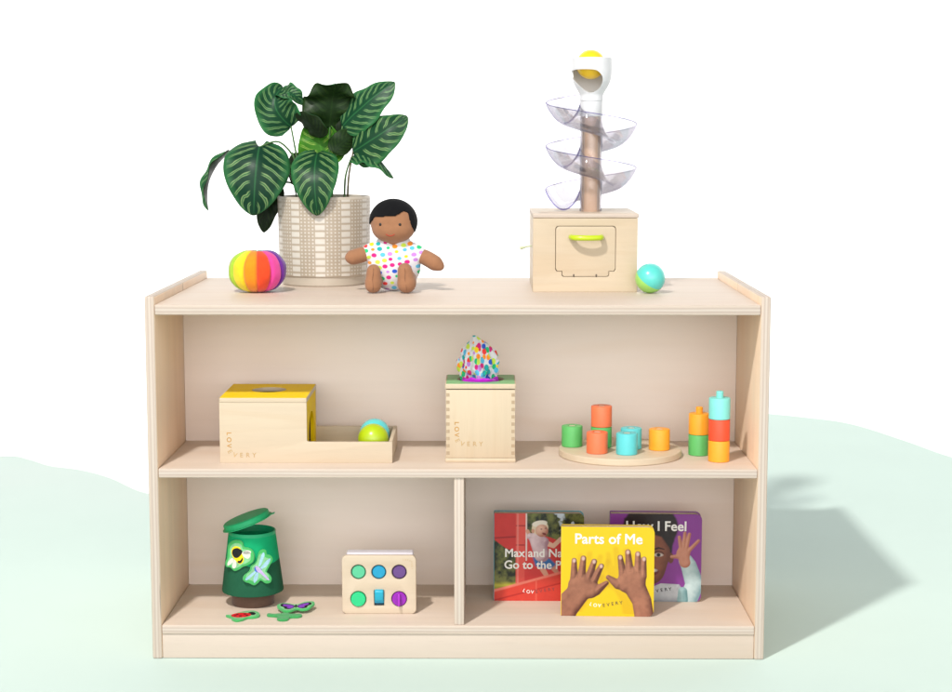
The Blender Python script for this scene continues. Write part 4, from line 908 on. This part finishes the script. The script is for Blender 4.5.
# ------------------------------------------------------------------ board books
def noise2(X, Y, s, seed, oct=4):
    """smooth value noise on arrays"""
    out = np.zeros_like(X); amp = 1.0; tot = 0
    rs = np.random.RandomState(seed)
    for o_ in range(oct):
        n = 64; T_ = rs.rand(n, n); x = X * s; y = Y * s
        xi = np.floor(x).astype(int); yi = np.floor(y).astype(int); fx = x - xi; fy_ = y - yi
        fx = fx * fx * (3 - 2 * fx); fy_ = fy_ * fy_ * (3 - 2 * fy_)
        g_ = lambda i, j: T_[i % n, j % n]
        out += amp * ((g_(xi, yi) * (1 - fx) + g_(xi + 1, yi) * fx) * (1 - fy_) + (g_(xi, yi + 1) * (1 - fx) + g_(xi + 1, yi + 1) * fx) * fy_)
        tot += amp; amp *= 0.55; s *= 2.1
    return out / tot
class Art:
    """a printed picture, worked out point by point over a fine sheet"""
    def __init__(s, n=240):
        s.n = n; t = np.linspace(0, 1, n + 1); s.X, s.Y = np.meshgrid(t, t); s.C = np.ones((n + 1, n + 1, 3))
    def put(s, mask, col):
        col = np.array(col, float)
        s.C = s.C * (1 - mask[..., None]) + col * mask[..., None]
    def soft(s, d, e=0.006): return np.clip(0.5 - d / e, 0, 1)
    def cap(s, P, R):
        """signed distance to a tapering chain"""
        d = np.full_like(s.X, 9.0); T = np.zeros_like(s.X)
        for (a, b, ra, rb) in zip(P, P[1:], R, R[1:]):
            ax, ay = a; bx, by = b; L2 = (bx - ax) ** 2 + (by - ay) ** 2
            t = np.clip(((s.X - ax) * (bx - ax) + (s.Y - ay) * (by - ay)) / L2, 0, 1)
            q = np.hypot(s.X - ax - t * (bx - ax), s.Y - ay - t * (by - ay)) - (ra + (rb - ra) * t)
            d = np.minimum(d, q)
        return d
    def ell(s, cx, cy, rx, ry, a=0.0):
        x = (s.X - cx) * math.cos(a) + (s.Y - cy) * math.sin(a); y = -(s.X - cx) * math.sin(a) + (s.Y - cy) * math.cos(a)
        return (np.hypot(x / rx, y / ry) - 1) * min(rx, ry)
    def poly(s, P):
        ins = np.zeros_like(s.X, bool); d = np.full_like(s.X, 9.0)
        for (ax, ay), (bx, by) in zip(P, P[1:] + P[:1]):
            c = ((ay > s.Y) != (by > s.Y)) & (s.X < (bx - ax) * (s.Y - ay) / ((by - ay) or 1e-9) + ax); ins ^= c
            L2 = (bx - ax) ** 2 + (by - ay) ** 2; t = np.clip(((s.X - ax) * (bx - ax) + (s.Y - ay) * (by - ay)) / L2, 0, 1)
            d = np.minimum(d, np.hypot(s.X - ax - t * (bx - ax), s.Y - ay - t * (by - ay)))
        return np.where(ins, -d, d)
    def smin(s, ds, k=0.02):
        out = ds[0]
        for d in ds[1:]:
            h = np.clip(0.5 + 0.5 * (d - out) / k, 0, 1); out = d * (1 - h) + out * h - k * h * (1 - h)
        return out
def srgb(r, g_, b): return tuple(((c / 255) / 12.92 if c <= 10 else ((c / 255 + 0.055) / 1.055) ** 2.4) * 0.68 for c in (r, g_, b))
def shade(A_, d, col_lo, col_hi, wid):
    """the tones of a photographed rounded form, as printed on the cover"""
    k_ = np.clip(-d / wid, 0, 1); hgt = wid * np.sqrt(np.clip(1 - (1 - k_) ** 2, 0, 1))
    gy, gx = np.gradient(hgt, 1 / A_.n); gx = np.clip(gx, -2, 2); gy = np.clip(gy, -2, 2)
    lam = (0.42 * gx - 0.40 * gy + 0.80) / np.sqrt(gx * gx + gy * gy + 1)
    n_ = noise2(A_.X, A_.Y, 26, 5, 5); n3 = noise2(A_.X, A_.Y, 6, 15, 3)
    f = np.clip(lam * 0.95 - 0.10 + (n_ - 0.5) * 0.35 + (n3 - 0.5) * 0.5, 0, 1.25)[..., None]
    return np.array(col_lo) * (1 - f) + np.array(col_hi) * f
def art_parts():
    A_ = Art(); A_.put(np.ones_like(A_.X), srgb(248, 208, 22))
    lo, hi = srgb(96, 50, 38), srgb(190, 128, 100)
    def hand(fingers, palm, arm):
        ds = [A_.cap(P, [q * 1.28 for q in R]) for P, R in fingers] + [A_.cap(*arm)] + [A_.smin([A_.ell(*q) for q in palm], 0.04)]
        return A_.smin(ds, 0.022), fingers
    f1 = [([(0.135, 0.625), (0.135, 0.44)], [0.022, 0.032]), ([(0.235, 0.650), (0.215, 0.44)], [0.024, 0.034]), ([(0.352, 0.615), (0.29, 0.42)], [0.024, 0.034]), ([(0.430, 0.565), (0.35, 0.40)], [0.022, 0.034]), ([(0.487, 0.375), (0.38, 0.29)], [0.020, 0.042])]
    h1 = hand(f1, [(0.215, 0.35, 0.145, 0.125, 0.15), (0.31, 0.30, 0.10, 0.10, 0.6)], ([(0.20, 0.28), (0.05, 0.10), (-0.02, 0.0)], [0.12, 0.14, 0.17]))
    f2 = [([(0.632, 0.665), (0.660, 0.49)], [0.022, 0.033]), ([(0.715, 0.725), (0.738, 0.50)], [0.024, 0.035]), ([(0.822, 0.705), (0.826, 0.49)], [0.023, 0.034]), ([(0.890, 0.650), (0.882, 0.46)], [0.020, 0.031]), ([(0.505, 0.440), (0.610, 0.36)], [0.020, 0.042])]
    h2 = hand(f2, [(0.765, 0.42, 0.148, 0.135, -0.2), (0.70, 0.36, 0.10, 0.09, -0.5)], ([(0.78, 0.36), (0.87, 0.18), (0.90, 0.0)], [0.12, 0.105, 0.105]))
    n_ = noise2(A_.X, A_.Y, 3, 8)
    for (d, fs), dx, dy in ((h1, 0.07, 0.05), (h2, -0.13, 0.03)):
        # the photograph printed on this cover shows the hands' own soft cast shadow on yellow paper
        sx = int(dx * A_.n); sy = int(dy * A_.n)
        ds = np.roll(np.roll(d, sx, 1), sy, 0); A_.put(A_.soft(ds, 0.03) * 0.35, srgb(206, 156, 20))
    for d, fs in (h1, h2):
        m_ = A_.soft(d)[..., None]; A_.C = A_.C * (1 - m_) + shade(A_, d, lo, hi, 0.075) * m_
        for P, R in fs[:4]:
            (ax, ay), (bx, by) = P; fd = A_.cap(P, [q * 1.28 for q in R]); A_.C *= 1 - 0.13 * (A_.soft(np.abs(fd) - 0.004, 0.012) * (A_.Y > by - 0.015) * A_.soft(d))[..., None]
            ux, uy = (bx - ax), (by - ay); l_ = math.hypot(ux, uy); ux /= l_; uy /= l_
            A_.put(A_.soft(A_.ell(ax + ux * 0.004, ay + uy * 0.004, 0.017, 0.021, 0.0), 0.012), srgb(226, 188, 172))
            for t in (0.40, 0.46, 0.97): A_.C *= 1 - 0.22 * A_.soft(np.abs((A_.X - ax) * ux + (A_.Y - ay) * uy - t * l_) - 0.002 + 9 * (np.hypot(A_.X - ax - ux * l_ * t, A_.Y - ay - uy * l_ * t) > 0.022), 0.01)[..., None]
    return A_
def art_park():
    A_ = Art(); n_ = noise2(A_.X, A_.Y, 16, 3, 5); n2 = noise2(A_.X, A_.Y, 7, 9, 4)
    g_ = np.clip((n_ - 0.35) / 0.35, 0, 1)[..., None]
    A_.C = np.array(srgb(28, 36, 24)) * (1 - g_) + np.array(srgb(118, 122, 62)) * g_
    A_.put(np.clip((n2 - 0.60) / 0.08, 0, 1) * (A_.Y > 0.6), srgb(205, 216, 226)); A_.put(np.clip((n2 - 0.60) / 0.08, 0, 1) * (A_.Y < 0.55) * 0.5, srgb(214, 190, 70))
    A_.put(A_.soft(A_.Y - 0.20, 0.05), srgb(196, 190, 62)); A_.put(A_.soft(A_.Y - 0.165, 0.03) * 0.6, srgb(96, 110, 40))
    red, red2, dk = srgb(214, 52, 50), srgb(232, 84, 74), srgb(160, 26, 32)
    A_.put(A_.soft(A_.poly([(-.01, 1.01), (0.25, 1.01), (0.25, 0.56), (0.13, 0.60), (0.0, 0.70)])), red)
    A_.put(A_.soft(np.abs(A_.Y - 0.725 - 0.06 * (A_.X - 0.1)) - 0.008 + 9 * (A_.X > 0.25), 0.008), dk)
    A_.put(A_.soft(A_.poly([(0.24, 1.01), (0.355, 1.01), (0.355, 0.2), (0.24, 0.2)])), red2)
    for y in (0.86, 0.64): A_.put(A_.soft(np.abs(A_.Y - y) - 0.006 + 9 * ((A_.X < 0.24) | (A_.X > 0.36)), 0.006), dk)
    A_.put(A_.soft(np.abs(A_.X - 0.262) - 0.010, 0.01) * 0.6 * (A_.Y > 0.2), srgb(246, 150, 140))
    A_.put(A_.soft(A_.poly([(0.34, 0.2), (0.34, 0.70), (0.46, 0.77), (0.62, 0.73), (0.80, 0.66), (1.01, 0.58), (1.01, 0.2)]), 0.01), red)
    A_.put(A_.soft(np.abs(A_.X - 0.358) - 0.008 + 9 * (A_.Y < 0.46), 0.006), srgb(238, 218, 214))
    skin, skl = srgb(222, 160, 134), srgb(238, 190, 164)
    A_.put(A_.soft(A_.cap([(0.50, 0.44), (0.55, 0.35), (0.58, 0.30)], [0.035, 0.03, 0.026])), skin); A_.put(A_.soft(A_.cap([(0.58, 0.46), (0.66, 0.38), (0.70, 0.33)], [0.035, 0.03, 0.024])), srgb(206, 142, 118))
    A_.put(A_.soft(A_.poly([(0.43, 0.50), (0.62, 0.49), (0.69, 0.42), (0.62, 0.36), (0.46, 0.40)]), 0.02), srgb(44, 108, 176))
    A_.put(A_.soft(A_.cap([(0.59, 0.66), (0.66, 0.63), (0.74, 0.71)], [0.03, 0.024, 0.024])), skl); A_.put(A_.soft(A_.cap([(0.40, 0.74), (0.37, 0.80)], [0.022, 0.02])), skin)
    shirt = A_.smin([A_.cap([(0.48, 0.70), (0.53, 0.53)], [0.085, 0.085]), A_.cap([(0.40, 0.74), (0.56, 0.68)], [0.035, 0.05])], 0.03)
    f = np.clip(noise2(A_.X, A_.Y, 12, 2), 0, 1)[..., None]; m_ = A_.soft(shirt)[..., None]
    A_.C = A_.C * (1 - m_) + shade(A_, shirt, srgb(170, 128, 142), srgb(246, 222, 226), 0.08) * m_
    A_.put(A_.soft(A_.ell(0.510, 0.835, 0.092, 0.082, 0.2)), srgb(236, 216, 184)); A_.put(A_.soft(A_.ell(0.505, 0.885, 0.085, 0.035, 0.15)), srgb(246, 236, 220))
    fd = A_.ell(0.530, 0.805, 0.070, 0.072, 0.3); mf = A_.soft(fd)[..., None]; A_.C = A_.C * (1 - mf) + shade(A_, fd, srgb(186, 118, 96), srgb(246, 200, 176), 0.07) * mf; A_.put(A_.soft(A_.ell(0.432, 0.80, 0.018, 0.024)), skin)
    A_.put(A_.soft(A_.ell(0.558, 0.768, 0.026, 0.012, -0.4), 0.008), srgb(120, 34, 36))
    for x, y in ((0.525, 0.822), (0.572, 0.832)): A_.put(A_.soft(A_.ell(x, y, 0.009, 0.006), 0.008), srgb(70, 44, 40))
    A_.put(A_.soft(A_.poly([(-.01, 0.13), (0.30, 0.20), (0.60, 0.29), (1.01, 0.42), (1.01, -.01), (-.01, -.01)]), 0.008), srgb(226, 66, 50))
    A_.put(A_.soft(np.abs(A_.Y - (0.115 + 0.285 * A_.X)) - 0.014, 0.012), srgb(244, 132, 112)); A_.put(A_.soft(np.abs(A_.Y - (0.005 + 0.27 * A_.X)) - 0.008, 0.012), srgb(188, 38, 34))
    A_.put(A_.soft(np.abs(A_.X - 0.47) - 0.008 + 9 * (A_.Y > 0.25), 0.01) * .7, srgb(240, 110, 90))
    A_.C *= (0.90 + 0.2 * noise2(A_.X, A_.Y, 9, 21))[..., None]
    return A_
def art_feel():
    A_ = Art(); A_.put(np.ones_like(A_.X), srgb(140, 60, 152))
    n_ = noise2(A_.X, A_.Y, 30, 6)
    A_.put(A_.soft(A_.smin([A_.ell(0.44, 0.85, 0.30, 0.26), A_.ell(0.40, 0.62, 0.28, 0.30)], 0.05), 0.02), srgb(40, 26, 28))
    skin, lo = srgb(172, 106, 80), srgb(112, 62, 48)
    d = A_.smin([A_.ell(0.42, 0.56, 0.235, 0.27), A_.ell(0.42, 0.36, 0.18, 0.17)], 0.06)
    m_ = A_.soft(d)[..., None]; A_.C = A_.C * (1 - m_) + shade(A_, d, lo, skin, 0.10) * m_
    A_.put(A_.soft(A_.ell(0.665, 0.50, 0.032, 0.06)), lo)
    A_.put(A_.soft(A_.poly([(0.15, 0.80), (0.18, 0.66), (0.30, 0.74), (0.42, 0.78), (0.56, 0.74), (0.66, 0.60), (0.70, 0.70), (0.68, 0.90), (0.15, 0.95)]), 0.02), srgb(40, 26, 28))
    for x in (0.31, 0.53):
        A_.put(A_.soft(A_.ell(x, 0.535, 0.048, 0.020), 0.01), srgb(226, 214, 206)); A_.put(A_.soft(A_.ell(x, 0.535, 0.022, 0.020), 0.01), srgb(30, 20, 20)); A_.put(A_.soft(np.abs(A_.ell(x, 0.525, 0.060, 0.050)) - 0.006 + 9 * (A_.Y < 0.545), 0.01), srgb(70, 38, 30))
        A_.put(A_.soft(A_.cap([(x - 0.06, 0.595), (x, 0.615), (x + 0.06, 0.60)], [0.008, 0.011, 0.006])), srgb(60, 36, 30))
    A_.put(A_.soft(A_.ell(0.42, 0.44, 0.05, 0.025), 0.02), lo); A_.put(A_.soft(A_.ell(0.42, 0.345, 0.115, 0.052), 0.01), srgb(110, 40, 44)); A_.put(A_.soft(A_.ell(0.42, 0.358, 0.095, 0.026), 0.01), srgb(240, 234, 226))
    cl = np.clip(noise2(A_.X, A_.Y, 10, 12), 0, 1)[..., None]
    def dress(dd, a, b):
        m2 = A_.soft(dd)[..., None]; A_.C = A_.C * (1 - m2) + (np.array(a) * (1 - cl) + np.array(b) * cl) * m2
    def dress(dd, a, b):
        m2 = A_.soft(dd)[..., None]; A_.C = A_.C * (1 - m2) + shade(A_, dd, scl(a, 0.7), b, 0.09) * m2
    dress(A_.poly([(0.02, -.01), (0.10, 0.16), (0.28, 0.22), (0.42, 0.15), (0.56, 0.21), (0.76, 0.20), (0.90, -.01)]), srgb(186, 192, 200), srgb(228, 232, 236))
    dress(A_.cap([(0.86, 0.02), (0.93, 0.20), (0.86, 0.42), (0.83, 0.47)], [0.10, 0.10, 0.085, 0.078]), srgb(150, 190, 196), srgb(212, 232, 232))
    dress(A_.cap([(0.80, 0.02), (0.80, 0.12)], [0.06, 0.05]), srgb(120, 172, 176), srgb(170, 206, 208))
    sk2 = srgb(214, 150, 124)
    hd = A_.smin([A_.ell(0.80, 0.555, 0.075, 0.075), A_.cap([(0.82, 0.45), (0.80, 0.54)], [0.06, 0.06]), A_.cap([(0.775, 0.60), (0.755, 0.74)], [0.022, 0.018]), A_.cap([(0.805, 0.62), (0.815, 0.785)], [0.022, 0.018]), A_.cap([(0.835, 0.62), (0.865, 0.775)], [0.022, 0.018]), A_.cap([(0.86, 0.585), (0.965, 0.70)], [0.022, 0.018]), A_.cap([(0.76, 0.52), (0.675, 0.515)], [0.026, 0.018])], 0.018)
    m3 = A_.soft(hd)[..., None]; A_.C = A_.C * (1 - m3) + shade(A_, hd, srgb(176, 108, 86), sk2, 0.04) * m3
    return A_
m_print_cache = {}
def print_mat(rough=0.35):
    m, nt, bs = new_mat('printed_cover')
    at = nt.nodes.new('ShaderNodeVertexColor'); at.layer_name = 'print'
    L(nt, at.outputs[0], bs.inputs['Base Color']); bs.inputs['Roughness'].default_value = rough; bs.inputs['Specular IOR Level'].default_value = 0.35
    bump(nt, bs, noise_n(nt, objco(nt), 25, 2, 0.5), 0.03, 0.003)
    return m
m_page = plain('page_edges', (0.55, 0.45, 0.36), 0.8, 0.1, 0.12, 200)
def book(label, art, loc, rotz, w, h, thick, spine, title, tsize, logo, logo_cols, r=0.012):
    b = thing('board_book', label, 'book', loc, rotz, 'board books on the bottom shelf')
    out = [(0, 0)] + [(w - r + r * math.cos(R_(a)), r + r * math.sin(R_(a))) for a in range(-90, 1, 10)] + [(w - r + r * math.cos(R_(a)), h - r + r * math.sin(R_(a))) for a in range(0, 91, 10)] + [(0, h)]
    ct = 0.0022
    obj('cover', vplate([out], ct, thick - ct, 0.0005), plain('cover_card', spine, 0.45, 0.3), b, 40)
    ins = [(x * 0.985 + 0.001, 0.002 + y * (h - 0.004) / h) for x, y in out]
    pb = bmesh.new(); npg = 6; pt = (thick - 2 * ct - 0.0004) / npg
    for i in range(npg):
        merge(pb, vplate([[(x + 0.0006 * math.sin(i * 2.3), y) for x, y in ins]], pt * 0.88, ct + 0.0002 + i * pt, 0.0004))
    obj('pages', pb, m_page, b, 40)
    obj('spine', box(-0.0012, 0.0006, 0.0004, thick - 0.0004, 0.0006, h - 0.0006, 0.0005), plain('spine_card', spine, 0.45, 0.3), b, 40)
    # printed front cover: a card whose face carries the picture
    A_ = art(); n = A_.n; bm = bmesh.new(); cl = bm.verts.layers.float_color.new('print')
    V = []
    for j in range(n + 1):
        row = []
        for i in range(n + 1):
            x, y = i / n, j / n; X_ = x * w; Y_ = y * h
            if X_ > w - r:                                    # rounded fore-edge corners
                if Y_ < r or Y_ > h - r:
                    dy = (r - Y_) if Y_ < r else (Y_ - h + r); lim = w - r + math.sqrt(max(0, r * r - dy * dy)); X_ = min(X_, lim)
            v = bm.verts.new((X_, 0.0, Y_)); v[cl] = (*[float(c) for c in A_.C[j, i]], 1); row.append(v)
        V.append(row)
    for j in range(n):
        for i in range(n): bm.faces.new((V[j][i], V[j][i + 1], V[j + 1][i + 1], V[j + 1][i]))
    ext = bmesh.ops.extrude_face_region(bm, geom=bm.faces[:])
    for v in [g_ for g_ in ext['geom'] if isinstance(g_, bmesh.types.BMVert)]: v.co.y += ct
    bmesh.ops.recalc_face_normals(bm, faces=bm.faces[:])
    pc = obj('front_cover', bm, print_mat(), b, 30)
    Mx = Matrix.Translation((0, -0.00005, 0)) @ FRONT
    m_t = plain('white_lettering', (0.70, 0.69, 0.66), 0.5, 0.3, 0.02)
    obj('title_lettering', letters([(t, x * w, y * h, ro) for t, x, y, ro in title], tsize, 0.0004, 0.040, Mx), m_t, pc, None)
    a_ = [(c, x * w, y * h, ro) for c, x, y, ro in logo]
    if logo_cols[0] is not None: obj('logo_lettering', letters(a_[:3], 0.0098, 0.0003, 0.03, Mx), plain('logo_white', logo_cols[0], 0.5, 0.3), pc, None)
    obj('logo_lettering', letters(a_[3:], 0.0098, 0.0003, 0.03, Mx), plain('logo_dark', logo_cols[1], 0.5, 0.3), pc, None)
    return b
def logo(x0, y0, k=1.0):
    P = [(0, 0.016, -28), (0.046, 0.004, -18), (0.092, 0.0, -4), (0.140, 0.005, 6), (0.187, 0.012, 9), (0.234, 0.022, 11), (0.281, 0.030, 11), (0.326, 0.034, 8)]
    return [(c, x0 + a * k, y0 + b * k, R_(ro)) for c, (a, b, ro) in zip('LOVEVERY', P)]
book('red playground board book standing behind the yellow one', art_park, (0.0725, 0.1840, ZB + 0.0002), R_(-1), 0.1855, 0.1850, 0.030, (0.10, 0.28, 0.33),
     [('Max and Nana', 0.50, 0.545, 0), ('Go to the Park', 0.515, 0.410, 0)], 0.0245, logo(0.335, 0.10), ((0.78, 0.74, 0.70), (0.22, 0.04, 0.04)), 0.010)
book('yellow board book with two hands standing foremost on the bottom shelf', art_parts, (0.2072, 0.0720, ZB + 0.0002), R_(-2), 0.1850, 0.1830, 0.024, (0.72, 0.50, 0.05),
     [('Parts of Me', 0.505, 0.862, 0)], 0.0292, logo(0.320, 0.118), ((0.80, 0.78, 0.70), (0.10, 0.08, 0.03)))
book('purple board book with a smiling child standing behind the yellow one', art_feel, (0.3125, 0.1820, ZB + 0.0002), R_(-2), 0.1880, 0.1850, 0.030, (0.20, 0.06, 0.24),
     [('How I Feel', 0.50, 0.858, 0)], 0.0285, logo(0.335, 0.110), ((0.80, 0.80, 0.80), (0.03, 0.03, 0.035)))

# ------------------------------------------------------------------ camera, light, world
cam = bpy.data.cameras.new('camera'); co_ = bpy.data.objects.new('camera', cam); COL.objects.link(co_)
co_.location = (0.0564, -3.27836, 1.02908); co_.rotation_euler = (PI / 2 - 0.12296, 0, 0.00625)
cam.sensor_width = 36; cam.lens = 36 * 1710.07 / 952; cam.clip_end = 500; cam.clip_start = 0.05
SC.camera = co_
key = bpy.data.lights.new('key_lamp', 'SPOT'); ko = bpy.data.objects.new('key_lamp', key); COL.objects.link(ko)
ko.location = (-0.945, -2.05, 3.24)
ko.rotation_euler = (Vector((0.2, 0.6, 0.2)) - ko.location).to_track_quat('-Z', 'Y').to_euler()
key.energy = 730; key.shadow_soft_size = 0.095; key.spot_size = R_(120); key.spot_blend = 0.6; key.color = (1.0, 0.97, 0.93)
key.use_nodes = True
knt = key.node_tree; kf = knt.nodes.new('ShaderNodeLightFalloff'); kf.inputs['Strength'].default_value = 1 / 20
knt.links.new(kf.outputs['Constant'], knt.nodes['Emission'].inputs['Strength'])
w = bpy.data.worlds.new('World'); SC.world = w; w.use_nodes = True
# a white studio: the surround is brightest low behind the camera (its big front softbox) and a little dimmer overhead
wn = w.node_tree; bg = wn.nodes['Background']; bg.inputs[0].default_value = (1, 1, 1, 1)
sp = wn.nodes.new('ShaderNodeSeparateXYZ'); L(wn, wn.nodes.new('ShaderNodeTexCoord').outputs['Generated'], sp.inputs[0])
fr = math_n(wn, 'POWER', math_n(wn, 'MAXIMUM', math_n(wn, 'MULTIPLY', sp.outputs[1], -1.0), 0.0), 5.0)
up = math_n(wn, 'POWER', math_n(wn, 'MAXIMUM', sp.outputs[2], 0.0), 1.5)
st = math_n(wn, 'ADD', math_n(wn, 'MULTIPLY_ADD', fr, 4.0, 0.56), math_n(wn, 'MULTIPLY', up, -0.30))
L(wn, st, bg.inputs[1])
SC.view_settings.view_transform = 'Standard'; SC.view_settings.look = 'None'; SC.view_settings.exposure = -0.02; SC.view_settings.gamma = 1
SC.render.engine = 'CYCLES'; cy_ = SC.cycles
cy_.use_denoising = True; cy_.max_bounces = 12; cy_.transmission_bounces = 12; cy_.transparent_max_bounces = 12; cy_.diffuse_bounces = 5; cy_.caustics_refractive = True
